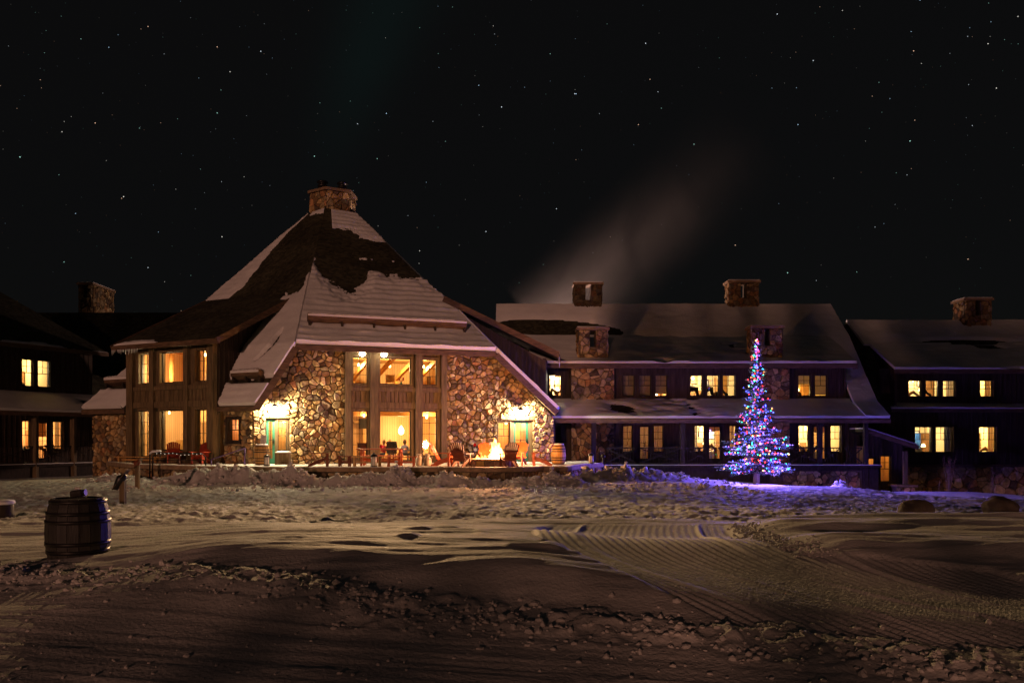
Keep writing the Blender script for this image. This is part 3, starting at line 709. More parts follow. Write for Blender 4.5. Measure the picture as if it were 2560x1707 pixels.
def snA(a, b_, L, H):
    base = np.array(a) * 0
    u = np.zeros_like(a); d = np.zeros_like(a)
    for j in range(a.shape[0]):
        for i in range(a.shape[1]):
            u[j, i], d[j, i] = acoord(roofA(a[j, i], b_[j, i]))
    n = .05 * fbm(L * .9, H * .9, 4, 12) + .02 * fbm(L * 4, H * 4, 2, 15)
    strip = (.23 * (1 - sstep(.62, .96, b_)) + .03 + n - a) * 1.2 * (b_ > .44 + .03 * a)
    strip = np.where(b_ > .47, np.minimum(.10, strip), -1)
    low = np.where((u < DU0 - .06) | (u > DU1 + .05), .17, -1)
    low = np.where((u < DU0 - .06) & (b_ > .46 + n * 1.0 + .12 * sstep(.93, 1.0, a)), -1, low); low = np.where((u > DU1) & (b_ > .44), -1, low)
    hole = ((a - (.86 + .05 * (b_ - .2) / .1)) / .018) ** 2 + ((b_ - .23) / .065) ** 2
    low = np.where(hole < 1 + 3 * n, -1, low)
    low = np.where((np.abs(b_ - .095 - .15 * n) < .012), -1, low)          # bare line under the ledge
    low = np.where((u > DU1) & (a > .25) & (b_ < .05 + n) , -1, low)
    top = np.where(b_ > .965 + .5 * n, .04, -1) * (a > .3)
    return np.maximum(np.maximum(strip, low), top)
snow_sheet(roofA, rA, snA, 150, 150, 0.004, .995, seed=5, ripple=.014)
snow_sheet(roofB, rB, lambda a, b_, L, H: .20 - 6 * np.maximum(0, b_ - .5 - .1 * fbm(L, H, 3, 4)), 40, 60, 0.003, .99, seed=8)
# ledges (snow guards) with snow on them
def ledge(surf, a0, a1, b_, out, parent, th=.10, snow=.12, name="snow_guard"):
    p0, p1 = surf(a0, b_), surf(a1, b_); up = (surf(.5, b_ + .02) - surf(.5, b_ - .02)).normalized()
    n = (p1 - p0).cross(up).normalized(); n = n if n.z > 0 else -n
    x = (p1 - p0).normalized(); o = Vector((n.x, n.y, 0)).normalized() * out
    g = MB(); g.prism([p0 + n * .02, p1 + n * .02, p1 + n * .02 + o + Vector((0, 0, .16)), p0 + n * .02 + o + Vector((0, 0, .16))], Vector((0, 0, th + .22)))
    gd = g.build(name, m_fascia, parent)
    L = (p1 - p0).length; m = max(2, int(L / 1.35))
    for i in range(m + 1):
        k = MB(); c = p0 + x * (.08 + (L - .16) * i / m); k.prism([c - x * .05 + n * .0, c + x * .05 + n * .0, c + x * .05 + o * .9 + Vector((0, 0, .14)), c - x * .05 + o * .9 + Vector((0, 0, .14))], Vector((0, 0, -.22)))
        k.build("bracket", m_dark, gd)
    s = MB(); N = 40; vs = []; fs = []; rr = random.Random(3)
    for i in range(N + 1):
        c = p0 + (p1 - p0) * (i / N) + n * .02 + Vector((0, 0, th + .22)); hh = snow * (.7 + .6 * rr.random()) * (0.4 if i in (0, N) else 1)
        vs += [c - o * .1, c - o * .05 + Vector((0, 0, hh)), c + o * .6 + Vector((0, 0, .10 + hh)), c + o * 1.06 + Vector((0, 0, .10 + hh * .4)), c + o * 1.05 + Vector((0, 0, .02))]
    for i in range(N):
        for q in range(4): fs.append((i * 5 + q, i * 5 + q + 1, (i + 1) * 5 + q + 1, (i + 1) * 5 + q))
    s.add(vs, fs); s.build("ledge_snow", m_snow, gd, True)
ledge(roofF, .035, .925, .118, .5, lodge)
ledge(roofA, .80, .955, .10, .38, lodge, .06, .10)
ledge(roofA, .015, .25, .10, .38, lodge, .06, .12)
# fascias and rakes
b = MB()
b.beam(E1 + Vector((0, 0, -.13)), E2 + Vector((0, 0, -.13)), .08, .25); b.build("fascia", m_fascia, lodge)
for a_, c_ in ((E1, R1), (E2, R2)):
    b = MB(); b.beam(a_ + Vector((0, 0, -.16)), c_ + Vector((0, 0, -.16)), .12, .30); b.build("rake_board", m_fascia, lodge)
b = MB(); b.beam(R1 + Vector((-.02, .03, -.12)), roofA(1 - .24, 0) + Vector((0, 0, -.12)), .08, .22); b.build("fascia", m_fascia, lodge)
b = MB(); b.beam(roofA(.27, 0) + Vector((0, 0, -.12)), AL + Vector((0, 0, -.12)), .08, .22); b.build("fascia", m_fascia, lodge)
# soffit under the front eave
b = MB(); b.add([E1 - Vector((0, 0, .2)), E2 - Vector((0, 0, .2)), FP.pt(11.9, 5.80, -.1), FP.pt(1.5, 5.80, -.1)], [(0, 1, 2, 3)]); b.build("soffit", m_fascia, lodge)
# ---- front wall
FH = []
bay = FP.rect(862, 880, 1114, 1160); bay = (bay[0], bay[1], -.3, 6.2)
ld = FP.rect(664, 1046, 724, 1159); rd = FP.rect(1242, 1048, 1331, 1160)
ld = (ld[0], ld[1], PZ, 2.62); rd = (rd[0], rd[1], PZ, 2.62)
FW = [(0, -.3), (14.95, -.3), (14.95, 2.75), (11.75, 5.85), (1.75, 5.85), (0, 3.05)]
FH = [bay, ld, rd]
wF = wall_mb(FP, FW, FH).build("stone_wall", m_mortar, lodge)
sl = stones(FP, FW, FH, .245, .10, 11)
place_stones(sl, wF, 210)
# timber bay with six windows
wins = []
cols_px = [(881.5, 918.5), (949, 1026.5), (1056, 1091.5)]
for i, (x0, x1) in enumerate(cols_px):
    r0 = FP.rect(x0, 881, x1, 953); r1 = FP.rect(x0, 1026.5, x1, 1140)
    wins.append(((r0[0], r0[1], 3.60 + .68, 5.56), i, 1)); wins.append(((r1[0], r1[1], PZ + .10 if i == 1 else PZ + .32, 2.98), i, 0))
baywall = [(bay[0], -.3), (bay[1], -.3), (bay[1], 5.85), (bay[0], 5.85)]
wb = wall_mb(FP, baywall, [w[0] for w in wins], d0=.03).build("timber_bay", m_timber, lodge)
for r, i, up in wins:
    if i == 1: window(lodge, FP, r, 1, (1, 0), .03, m_timber, .10, hung=False, proud=.09)
    else: window(lodge, FP, r, 2, (3, 0) if up else (4, 0), .03, m_timber, .10, hung=False, proud=.09)
def bay_timbers(pl, d, posts, bays, ztop, zsill, zp0, zp1, zhead, parent):
    for u0, u1 in posts:
        b = MB(); b.pbox(pl, u0, u1, -.3, ztop, d, d + .20); b.build("post", m_timber, parent)
    for u0, u1 in bays:
        b = MB(); b.pbox(pl, u0, u1, zp1, zsill - .16, d, d + .14); b.build("beam", m_timber, parent)
        b = MB(); b.pbox(pl, u0, u1, zhead + .12, zp0, d, d + .13); b.build("beam", m_timber, parent)
        n = max(4, int((u1 - u0) / .19)); w = (u1 - u0) / n
        for k in range(n):
            b = MB(); b.pbox(pl, u0 + k * w + .012, u0 + (k + 1) * w - .012, zp0, zp1 - .002 - .012 * (k % 2), d, d + .055 + .012 * (k % 3)); b.build("panel_board", m_timber, parent)
posts_px = [(861.5, 876.5), (924, 943), (1037, 1053.5), (1101, 1115)]
posts = [FP.rect(a, 1000, c, 1001)[:2] for a, c in posts_px]
bay_timbers(FP, .03, posts, [(posts[k][1], posts[k + 1][0]) for k in range(3)], 5.84, 4.28, 3.40, 3.93, 2.98, lodge)
# rooms behind the bay
room(lodge, FP, bay[0] - .6, bay[1] + .6, PZ, 3.12, 6.0, m_inwood)
room(lodge, FP, bay[0] - .6, bay[1] + .6, 3.30, 5.80, 5.0, m_inwood)
for k in range(5):          # sloping log rafters in the upper room
    u = bay[0] + .3 + k * 1.15
    b = MB(); b.beam(FP.pt(u - .5, 4.85, -4.0), FP.pt(u, 5.72, -1.2), .16, .2); b.build("rafter", m_log, lodge)
    b = MB(); b.tube([FP.pt(u - .5, 3.3, -4.05), FP.pt(u - .5, 4.8, -4.05)], .11, 8); b.build("log_post", m_log, lodge, True)
b = MB(); b.pbox(FP, bay[0] - .6, bay[1] + .6, 2.80, 3.08, -2.2, -1.9); b.build("ceiling_beam", m_log, lodge)
b = MB(); b.pbox(FP, bay[0] + .75, bay[0] + .85, PZ, 2.6, -6.2, -6.0); b.pbox(FP, bay[0] + 1.75, bay[0] + 1.85, PZ, 2.6, -6.2, -6.0); b.pbox(FP, bay[0] + .75, bay[0] + 1.85, 2.5, 2.62, -6.2, -6.0); b.build("inner_door_frame", m_pine, lodge)
b = MB(); b.pbox(FP, bay[0] + 1.55, bay[0] + 2.25, 2.2, 2.75, -6.15, -5.95); b.build("dark_opening_panel", m_dark, lodge)  # dark panel painted as the shade of an opening, no hole behind
sl = stones(FP, [(bay[0] - .55, PZ), (bay[0] + .75, PZ), (bay[0] + .75, 3.1), (bay[0] - .55, 3.1)], [], .35, .06, 33, d0=-3.0)
ip = MB(); ip.pbox(FP, bay[0] - .55, bay[0] + .75, PZ, 3.1, -3.6, -3.0); fpo = ip.build("stone_pier", m_mortar, lodge); bq = MB(); [bq.add(v, f, c) for a, v, f, c in sl]; stuff(bq.build("small_stones", m_stone, fpo))
sl = stones(FP, [(bay[0] - .55, 3.32), (bay[0] + .8, 3.32), (bay[0] + .8, 5.7), (bay[0] - .55, 5.7)], [], .33, .06, 35, d0=-3.6)
ip = MB(); ip.pbox(FP, bay[0] - .55, bay[0] + .8, 3.32, 5.7, -4.0, -3.6); fpo = ip.build("stone_pier", m_mortar, lodge); bq = MB(); [bq.add(v, f, tuple(min(1, x * 1.6) for x in c)) for a, v, f, c in sl]; stuff(bq.build("small_stones", m_stone, fpo))
ceiling_lamp(lodge, FP.pt(*FP.hit(1003, 1082, -4.4), -4.4), 300, (1, .68, .32), .16)
ceiling_lamp(lodge, FP.pt(bay[0] + 1.2, 2.75, -1.9), 190, (1, .70, .40), .05); ceiling_lamp(lodge, FP.pt(bay[1] - .6, 2.7, -1.6), 210, (1, .64, .26), .06)
for q in (1.0, 2.6, 4.4): ceiling_lamp(lodge, FP.pt(bay[0] + q, 5.35, -2.4), 250, (1, .68, .30), .06)
# doors beside the bay
def door(parent, pl, r, d=-.03, side=1, cols=2, rows=4, frame=m_green):
    u0, u1, z0, z1 = r; e = .11; b = MB(); da, db = d - .05, d + .0
    b.pbox(pl, u0, u0 + e, z0, z1, da, db); b.pbox(pl, u1 - e, u1, z0, z1, da, db); b.pbox(pl, u0 + e, u1 - e, z1 - e, z1, da, db); b.pbox(pl, u0 + e, u1 - e, z0, z0 + .24, da, db)
    o = b.build("door", frame, parent); us = [u0 + e + (u1 - u0 - 2 * e) * k / cols for k in range(cols + 1)]; zs = [z0 + .24 + (z1 - e - z0 - .24) * k / rows for k in range(rows + 1)]
    s = MB()
    for k in range(1, cols): s.pbox(pl, us[k] - .012, us[k] + .012, zs[0], zs[-1], da + .01, db - .01)
    for k in range(1, rows): s.pbox(pl, us[0], us[-1], zs[k] - .012, zs[k] + .012, da + .012, db - .012)
    s.build("muntins", m_sash, o)
    for i in range(cols):
        for j in range(rows):
            g = MB(); g.pbox(pl, us[i] + .01, us[i + 1] - .01, zs[j] + .01, zs[j + 1] - .01, d - .028, d - .024); g.build("pane", m_glass, o)
    uh = u1 - .06 if side > 0 else u0 + .06
    h = MB(); h.pbox(pl, uh - .03, uh + .03, z0 + .95, z0 + 1.15, db, db + .02); h.pbox(pl, uh - .07, uh + .05, z0 + 1.02, z0 + 1.05, db + .02, db + .05); h.build("door_handle", m_iron, o)
    return o
def entry(r, door_px, win_px, top, rm, depth, side, lightc, pw):
    u0, u1, z0, z1 = r
    dr = FP.rect(door_px[0], 1049, door_px[1], 1159); wr = FP.rect(win_px[0], 1052, win_px[1], 1130)
    dr = (dr[0], dr[1], PZ + .02, 2.54); wr = (wr[0], wr[1], PZ + .62, 2.48)
    w = wall_mb(FP, [(u0, PZ - .2), (u1, PZ - .2), (u1, z1), (u0, z1)], [dr, wr], d0=-.02, th=.2).build("entry_frame", m_timber, lodge)
    b = MB(); b.pbox(FP, u0 - .12, u1 + .12, z1 - .02, z1 + .17, -.15, .10); b.build("lintel", m_timber, lodge)
    door(lodge, FP, dr, -.06, side); window(lodge, FP, wr, 2, (2, 1), -.02, m_timber, .05, proud=.03)
    room(lodge, FP, u0, u1, PZ, 2.9, depth, rm, d0=-.25)
    ceiling_lamp(lodge, FP.pt((u0 + u1) / 2 + (.3 if side > 0 else -.3), 2.45, -depth * .65 - .2), pw, lightc, .07)
entry((max(ld[0], .58), ld[1], ld[2], ld[3]), (666, 687), (695, 716.5), 1046, m_inwood, 1.35, 1, (1, .70, .34), 110)
entry(rd, (1285, 1321), (1246, 1275), 1048, m_inwood2, 3.2, 1, (1, .70, .36), 280)
# ---- left side: stone walls and the dormer bay
sw = AP.rect(571, 1047, 600, 1102, 0.0); small = (sw[0], sw[1], sw[2], sw[3])
LW1 = [(0, -.4), (DU0, -.4), (DU0, 3.02), (0, 3.02)]; LW1b = [(0, -.4), (3.98, -.4), (3.98, 3.02), (0, 3.02)]
LW2 = [(DU1, -.6), (11.0, -.6), (11.0, 3.02), (DU1, 3.02)]
w1 = wall_mb(AP, LW1, [small]).build("stone_wall", m_mortar, lodge); place_stones(stones(AP, LW1, [tuple(x + y for x, y in zip(small, (-.1, .1, -.1, .1)))], .24, .09, 12), w1, 25)
w2 = wall_mb(AP, LW2, []).build("stone_wall", m_mortar, lodge); place_stones(stones(AP, LW2, [], .25, .09, 13), w2, 40)
window(lodge, AP, small, 2, (2, 1), 0, m_dark, .10, proud=.10)
room(lodge, AP, .66, DU0, PZ, 2.9, 1.5, m_inwood2); ceiling_lamp(lodge, AP.pt(1.55, 2.3, -1.3), 70, (1, .70, .36), .05)
b = MB(); b.pbox(AP, .7, .95, PZ, 2.7, -1.72, -1.6); b.build("shelf", m_pine, lodge)
b = MB(); b.pbox(AP, small[0] - .2, small[1] + .2, small[3] + .14, small[3] + .36, -.05, .11); b.build("lintel", m_timber, lodge)
DP = Plane((AP.pt(0, 0, DD).x, AP.pt(0, 0, DD).y), -26, True)
DW = [(DU0, -.4), (DU1, -.4), (DU1, 6.22), (DU0, 6.22)]
dwins = []
dcols = [(492, 520.5), (404, 465.5), (352, 379.5)]
for i, (x0, x1) in enumerate(dcols):
    r0 = DP.rect(x0, 880, x1, 950); dwins.append(((r0[0], r0[1], 4.34, 5.80), i, 1)); dwins.append(((r0[0], r0[1], PZ + (.62 if i == 1 else .30), 3.02), i, 0))
wall_mb(DP, DW, [w[0] for w in dwins], d0=.03).build("timber_bay", m_timber, lodge)
for r, i, up in dwins:
    if i == 1: window(lodge, DP, r, 1, (1, 0), .03, m_timber, .10, hung=False, proud=.09)
    else: window(lodge, DP, r, 2, (3, 0) if up else (4, 0), .03, m_timber, .10, hung=False, proud=.09)
dposts = [DP.rect(a, 1000, c, 1001)[:2] for a, c in ((527, 541), (467, 477.5), (381, 392), (325, 340))]
bay_timbers(DP, .03, dposts, [(dposts[k][1], dposts[k + 1][0]) for k in range(3)], 6.20, 4.34, 3.42, 3.98, 3.02, lodge)
room(lodge, DP, DU0 + .2, DU1 - .2, PZ, 3.14, 4.2, m_inwood); room(lodge, DP, DU0 + .2, DU1 - .2, 3.34, 6.1, 3.6, m_inwood2)
# bar with shelves in the lower room
uc = (dwins[2][0][0] + dwins[2][0][1]) / 2
b = MB(); b.pbox(DP, DU0 + .5, DU1 - .9, PZ, PZ + 1.12, -2.5, -2.1); b.build("bar_counter", m_pine, lodge)
b = MB(); b.pbox(DP, uc - .8, uc + .9, 2.45, 3.12, -2.6, -2.3); b.build("bar_valance", m_pine, lodge)
for k in range(3):
    b = MB(); b.pbox(DP, uc - .8, uc + .8, 1.75 + k * .28, 1.78 + k * .28, -4.4, -4.15); b.build("shelf", m_dark, lodge)
# upper room: dark carved screen, log posts
b = MB(); b.pbox(DP, uc - .15, uc + .62, 3.9, 5.55, -2.6, -2.5); b.build("carved_screen", m_pine, lodge)
b = MB()
for i in range(4):
    for j in range(6):
        x = uc - .10 + i * .18; z = 4.1 + j * .23
        b.pbox(DP, x, x + .13, z, z + .03, -2.5, -2.46); b.pbox(DP, x + .04 * (j % 3), x + .04 * (j % 3) + .03, z, z + .2, -2.5, -2.46)
b.build("screen_pattern", m_dark, lodge)
for du in (-.35, -1.3, 2.2):
    b = MB(); b.tube([DP.pt(uc + du, 3.35, -1.8), DP.pt(uc + du, 6.1, -1.8)], .13, 10); b.build("log_post", m_log, lodge, True)
u3 = (dwins[4][0][0] + dwins[4][0][1]) / 2
ceiling_lamp(lodge, DP.pt(u3 - .02, 4.95, -.9), 230, (1, .80, .46), .17)
ceiling_lamp(lodge, DP.pt(uc - .8, 5.7, -1.2), 210, (1, .68, .30), .06)
ceiling_lamp(lodge, DP.pt(uc + .1, 2.95, -3.3), 260, (1, .80, .5), .05); ceiling_lamp(lodge, DP.pt(uc - .1, 2.95, -1.3), 170, (1, .70, .34), .05); ceiling_lamp(lodge, DP.pt(u3 - .2, 2.9, -1.2), 110, (1, .70, .34), .05)
# shed roof of the dormer, cheeks, eave boards
shed = Ruled([AP.pt(7.95, 6.20, 1.2), AP.pt(7.95, 9.34, -4.7)], [AP.pt(1.02, 6.20, 1.2), AP.pt(1.02, 9.34, -4.7)])
rS = roof_sheet(shed, lodge, th=.14)
snow_sheet(shed, rS, lambda a, b_, L, H: np.minimum(.09, (.05 + .10 * fbm(L * 1.1, H * 1.6, 4, 6) - b_ * .9 - .10 * sstep(.30, .5, a)) * 1.6), 70, 50, .003, .6, seed=9, rough=.15)
b = MB(); b.beam(AP.pt(8.0, 6.07, 1.22), AP.pt(.98, 6.07, 1.22), .09, .24); b.build("fascia", m_fascia, lodge)
for u in (8.0, .98):
    b = MB(); b.beam(AP.pt(u, 6.08, 1.26), AP.pt(u, 9.22, -4.7), .10, .28); b.build("rake_board", m_fascia, lodge)
for u, dg in ((DU0, 64), (DU1, 64)):
    cp = Plane((AP.pt(u, 0).x, AP.pt(u, 0).y), dg); poly = [(-.5, 2.7), (-.5, 6.55), (4.5, 9.1)]
    b = wall_mb(cp, poly, [], 0, .12); battens(b, cp, poly, [], 0, .30, .055); b.build("dormer_cheek", m_siding, lodge)
# right-hand dormer, seen from its side
k0 = -.05
shB = Ruled([BP.pt(k0, 6.12, .22), BP.pt(k0, 9.15, -5.8)], [BP.pt(5.5, 6.12, .22), BP.pt(5.5, 9.15, -5.8)])
roof_sheet(shB, lodge, th=.14)
b = MB(); b.beam(BP.pt(k0 - .04, 6.02, .27), BP.pt(k0 - .04, 9.03, -5.8), .10, .30); b.build("rake_board", m_fascia, lodge)
b = MB(); b.beam(BP.pt(k0 - .08, 6.0, .25), BP.pt(5.5, 6.0, .25), .09, .26); b.build("fascia", m_fascia, lodge)
qc = BP.pt(.55, 0); cp = Plane((qc.x, qc.y), -5, False)
poly = [(-5.6, 8.95), (.0 - .4 + .0, 2.6), (-.4, 5.85)]
poly = [(-.42, 2.4), (-.42, 5.75), (-5.6, 8.7), (-5.6, 7.8)]
b = wall_mb(cp, poly, [], 0, .14); battens(b, cp, poly, [], 0, .34, .06); b.build("dormer_cheek", m_siding, lodge)
b = MB(); b.pbox(BP, .56, 5.3, 2.4, 5.9, -.6, -.42); b.build("dormer_wall", m_siding, lodge)
b = MB(); b.pbox(BP, .02, 5.5, -.4, 2.75, -.25, 0); b.build("side_wall", m_siding, lodge)
ri = random.Random(8); m_ice = M("ice", (.75, .78, .8), .15, .05, spec=.6)
for k in range(26):
    if k < 18: q = AP.pt(7.95 - 1.9 * (k + ri.random()) / 18, 5.95, 1.28)
    else: q = BP.pt(k0 - .1 + .5 * (k - 18) / 8, 5.88, .31)
    L_ = ri.uniform(.06, .26) if k < 18 else ri.uniform(.2, .55); b = MB(); b.tube([q + Vector((0, 0, .03)), q - Vector((0, 0, L_ * .5)), q - Vector((0, 0, L_))], [.022, .014, .003], 6); b.build("icicle", m_ice, lodge, True)
# ---- chimney on the top
def hexface(k): a = -3.6 + 30 + 60 * k; ra = math.radians(a); ap = 1.40 * math.cos(math.pi / 6); return Plane((C0.x + math.sin(ra) * ap, C0.y - math.cos(ra) * ap), a)
ch = MB(); ring = [(C0.x + 1.38 * math.sin(math.radians(-3.6 + 60 * k)), C0.y - 1.38 * math.cos(math.radians(-3.6 + 60 * k))) for k in range(6)]
ch.prism([(x, y, 14.6) for x, y in ring], (0, 0, 2.15)); cho = ch.build("chimney", m_mortar, lodge)
sl = []
for k in (-1, 0, 1, 2, 3, 4): 
    pl = hexface(k); sl += stones(pl, [(-.70, 15.35), (.70, 15.35), (.70, 16.74), (-.70, 16.74)], [], .34, .06, 50 + k, d0=-.01)
place_stones(sl, cho, 40)
cp_ = MB(); ring2 = [(C0.x + 1.56 * math.sin(math.radians(-3.6 + 60 * k)), C0.y - 1.56 * math.cos(math.radians(-3.6 + 60 * k))) for k in range(6)]
cp_.prism([(x, y, 16.75) for x, y in ring2], (0, 0, .16)); cp_.build("cap", M("cap_slab", (.26, .18, .11), .8, .3, 4, .01), cho)
fl_ = MB(); ring3 = [(C0.x + 1.5 * math.sin(math.radians(-3.6 + 60 * k)), C0.y - 1.5 * math.cos(math.radians(-3.6 + 60 * k))) for k in range(6)]
fl_.prism([(x, y, 15.1) for x, y in ring3], (0, 0, .27)); fl_.build("flashing", m_black, cho)
for px in (806, 856):
    p = P(px, 470, 50.0 if px < 830 else 50.3); b = MB(); b.lathe([(.26, -.1), (.26, .45), (.30, .47), (.30, .55), (.22, .57), (.22, .68), (.36, .72), (.30, .80), (.02, .86)], 14, (p.x, p.y, 16.9)); b.build("flue", m_black, cho, True)
# ------------------------------------------------------------------ lamps of the lodge
def flood(px, py, aim, power, label):
    u, z = FP.hit(px, py, .45); p = FP.pt(u, z, .45)
    t = thing("flood_lamp", label, "lamp", p, group="floodlights under the front eave")
    b = MB(); b.lathe([(.03, .12), (.12, .07), (.15, -.02)], 12, (0, 0, 0)); b.tube([(0, .0, .1), (0, .12, .22)], .02, 6); b.build("housing", m_dark, t, True, local=True)
    b = MB(); b.lathe([(.13, -.03), (.16, -.09), (.11, -.17), (.01, -.21)], 12); b.build("lens", m_bulb, t, True, local=True)
    lamp("flood_light", 'SPOT', p + Vector((0, 0, -.1)), power, (1, .58, .26), t, .07, aim, 45, 1.0)
    lamp("flood_spill", 'SPOT', p + Vector((0, 0, -.1)), 480, (1, .66, .34), t, .07, Vector((.1, -.86, -.5)), 120, .6)
flood(906, 880, Vector((-.04, -.95, .0)), 27000, "left of the two bright floodlights hanging under the front eave")
flood(960, 882, Vector((.42, -.9, .0)), 26000, "right of the two bright floodlights hanging under the front eave")
def sconce(px, py, power, label):
    u, z = FP.hit(px, py, .42); p = FP.pt(u, z, .42)
    t = thing("wall_lamp", label, "lamp", p, group="lamps over the lodge doors")
    rz = math.radians(19)
    b = MB(); b.box(-.08, .08, .32, .42, -.1, .14); b.tube([(0, .34, .1), (0, .1, .2), (0, 0, .16)], .02, 6); b.lathe([(.02, .18), (.15, .08), (.17, .04)], 14); o = b.build("bracket", m_dark, t, False, local=True); o.rotation_euler.z = rz
    b = MB(); b.lathe([(.05, .05), (.11, 0), (.12, -.08), (.07, -.17), (.01, -.2)], 14); b.build("globe", m_bulb, t, True, local=True)
    lamp("sconce_light", 'POINT', p + Vector((0, 0, -.07)), power, (1, .78, .45), t, .09)
sconce(687, 1019, 950, "glaring wall lamp above the green door left of the tall windows")
sconce(1303, 1027, 950, "glaring wall lamp above the open green door behind the fire")
# ------------------------------------------------------------------ wings
def guest_room(b_, pl, u0, u1, z0, z1, depth, wall, power, color=(1, .78, .45), d=0.0, seed=1, lampf=(.5, .8), bed=True):
    rnd = random.Random(seed)
    room(b_, pl, u0, u1, z0, z1, depth, wall, d0=d - .25)
    ceiling_lamp(b_, pl.pt(u0 + (u1 - u0) * lampf[0], z0 + (z1 - z0) * lampf[1], d - .25 - depth * .66), power * 1.55, color, .07)
    if bed:
        q = MB(); q.pbox(pl, u0 + .3, min(u0 + 1.8, u1 - .1), z0, z0 + .62, d - .3 - depth * .8, d - .5 - depth * .2); q.build("bed", m_white, b_)
        q = MB(); q.pbox(pl, u0 + .3, min(u0 + 1.8, u1 - .1), z0, z0 + 1.15, d - .25 - depth * .98, d - .25 - depth * .92); q.build("headboard", m_floor, b_)
    for k in range(2):
        u = lerp(u0, u1, .3 + .4 * k + rnd.uniform(-.1, .1)); z = z0 + 1.35 + rnd.uniform(-.1, .2)
        q = MB(); q.pbox(pl, u - .22, u + .22, z, z + .55, d - .25 - depth + .01, d - .25 - depth + .04); f = q.build("picture_frame", m_dark, b_)
        q = MB(); q.pbox(pl, u - .17, u + .17, z + .05, z + .5, d - .25 - depth + .041, d - .25 - depth + .05); q.build("picture", m_white if k else m_plaster2, f)
    for k in range(2):      # dark furniture close to the windows and a small table lamp
        u = lerp(u0, u1, rnd.uniform(.15, .85)); zt = z0 + rnd.uniform(.75, 1.1)
        q = MB(); q.tube([pl.pt(u - .3, z0, d - .8), pl.pt(u - .26, zt - .15, d - .8), pl.pt(u + .05, zt, d - .85), pl.pt(u + .28, zt - .2, d - .8), pl.pt(u + .3, z0, d - .8)], [.08, .1, .12, .1, .08], 6); q.build("armchair_back", m_floor if k else m_dark, b_, True)
    ul = lerp(u0, u1, rnd.uniform(.25, .75)); q = MB(); q.lathe([(.13, 0), (.07, .18)], 10, pl.pt(ul, z0 + 1.05, d - .25 - depth * .5)); q.build("table_lamp", m_shade, b_, True)
    q = MB(); q.pbox(pl, u1 - .6, u1 - .1, z0, z0 + 1.9, d - .3 - depth, d - .3 - depth + .5); q.build("wardrobe", m_floor, b_)
def plain_roof(parent, x0, x1, prof, th=.15, name="roof"):
    s = Ruled([Vector((x0, y, z)) for y, z in prof], [Vector((x1, y, z)) for y, z in prof])
    return s, roof_sheet(s, parent, name, th=th, nb=12)
def chimney_stack(parent, x0, x1, y0, y1, zb, zt, seed, taper=.08, slot=True, dim=1.0, limit=30, size=.30):
    """stone chimney with a cap slab and a slot near its top"""
    b = MB(); t = taper; xm = (x0 + x1) / 2; sl0, sl1 = zt - .95, zt - .12
    def blk(a0, a1, z0, z1): b.box(a0, a1, y0, y1, z0, z1)
    if slot:
        w = (x1 - x0) * .10; blk(x0, x1, zb, sl0); blk(x0, xm - w, sl0, zt); blk(xm + w, x1, sl0, zt)
        b.box(xm - w, xm + w, y0 + (y1 - y0) * .35, y1 - (y1 - y0) * .35, sl0, zt) if dim < 0 else None
        holes = [(xm - w, xm + w, sl0, zt + 1)]
    else:
        blk(x0, x1, zb, zt); holes = []
    o = b.build("chimney", m_mortar, parent)
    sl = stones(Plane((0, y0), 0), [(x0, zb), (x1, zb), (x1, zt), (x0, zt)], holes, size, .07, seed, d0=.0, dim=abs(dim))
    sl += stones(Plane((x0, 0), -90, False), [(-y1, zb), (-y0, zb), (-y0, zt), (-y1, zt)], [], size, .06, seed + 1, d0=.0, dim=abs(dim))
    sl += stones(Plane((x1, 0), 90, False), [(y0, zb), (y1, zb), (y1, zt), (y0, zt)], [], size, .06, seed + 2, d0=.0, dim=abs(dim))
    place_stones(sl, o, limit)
    c = MB(); c.box(x0 - .12, x1 + .12, y0 - .12, y1 + .12, zt + .002, zt + .15); c.build("cap", bpy.data.materials["cap_slab"], o)
    c = MB(); n = 8
    s = MB(); s.box(x0 - .05, x1 + .05, y0 - .05, y1 + .05, zt + .152, zt + .20); s.build("cap_snow", m_snow, o)
    return o
def railing(parent, p0, p1, z0, z1, cross=True):
    p0, p1 = Vector(p0), Vector(p1); L = (p1 - p0).length
    b = MB(); b.beam(p0 + Vector((0, 0, z1)), p1 + Vector((0, 0, z1)), .07, .06); r = b.build("railing", m_dark, parent)
    b = MB(); b.beam(p0 + Vector((0, 0, z0 + .1)), p1 + Vector((0, 0, z0 + .1)), .06, .05); b.build("bottom_rail", m_dark, r)
    if cross:
        for a, c in ((z0 + .12, z1 - .03), (z1 - .03, z0 + .12)):
            b = MB(); off = Vector((0, -.03 if a < c else -.05, 0)); b.beam(p0 + Vector((0, 0, a)) + off, p1 + Vector((0, 0, c)) + off, .03, .05); b.build("brace", m_dark, r)
    b = MB(); n = int(L / .14)
    for i in range(1, n): q = p0 + (p1 - p0) * (i / n); b.beam(q + Vector((0, 0, z0 + .12)), q + Vector((0, 0, z1 - .03)), .025, .025)
    stuff(b.build("balusters", m_dark, r))
def post(parent, x, y, z0, z1, w=.22, mat=None):
    b = MB(); b.box(x - w / 2, x + w / 2, y - w / 2, y + w / 2, z0, z1); return b.build("porch_post", mat or m_timber, parent)
m_siding_r = m_siding
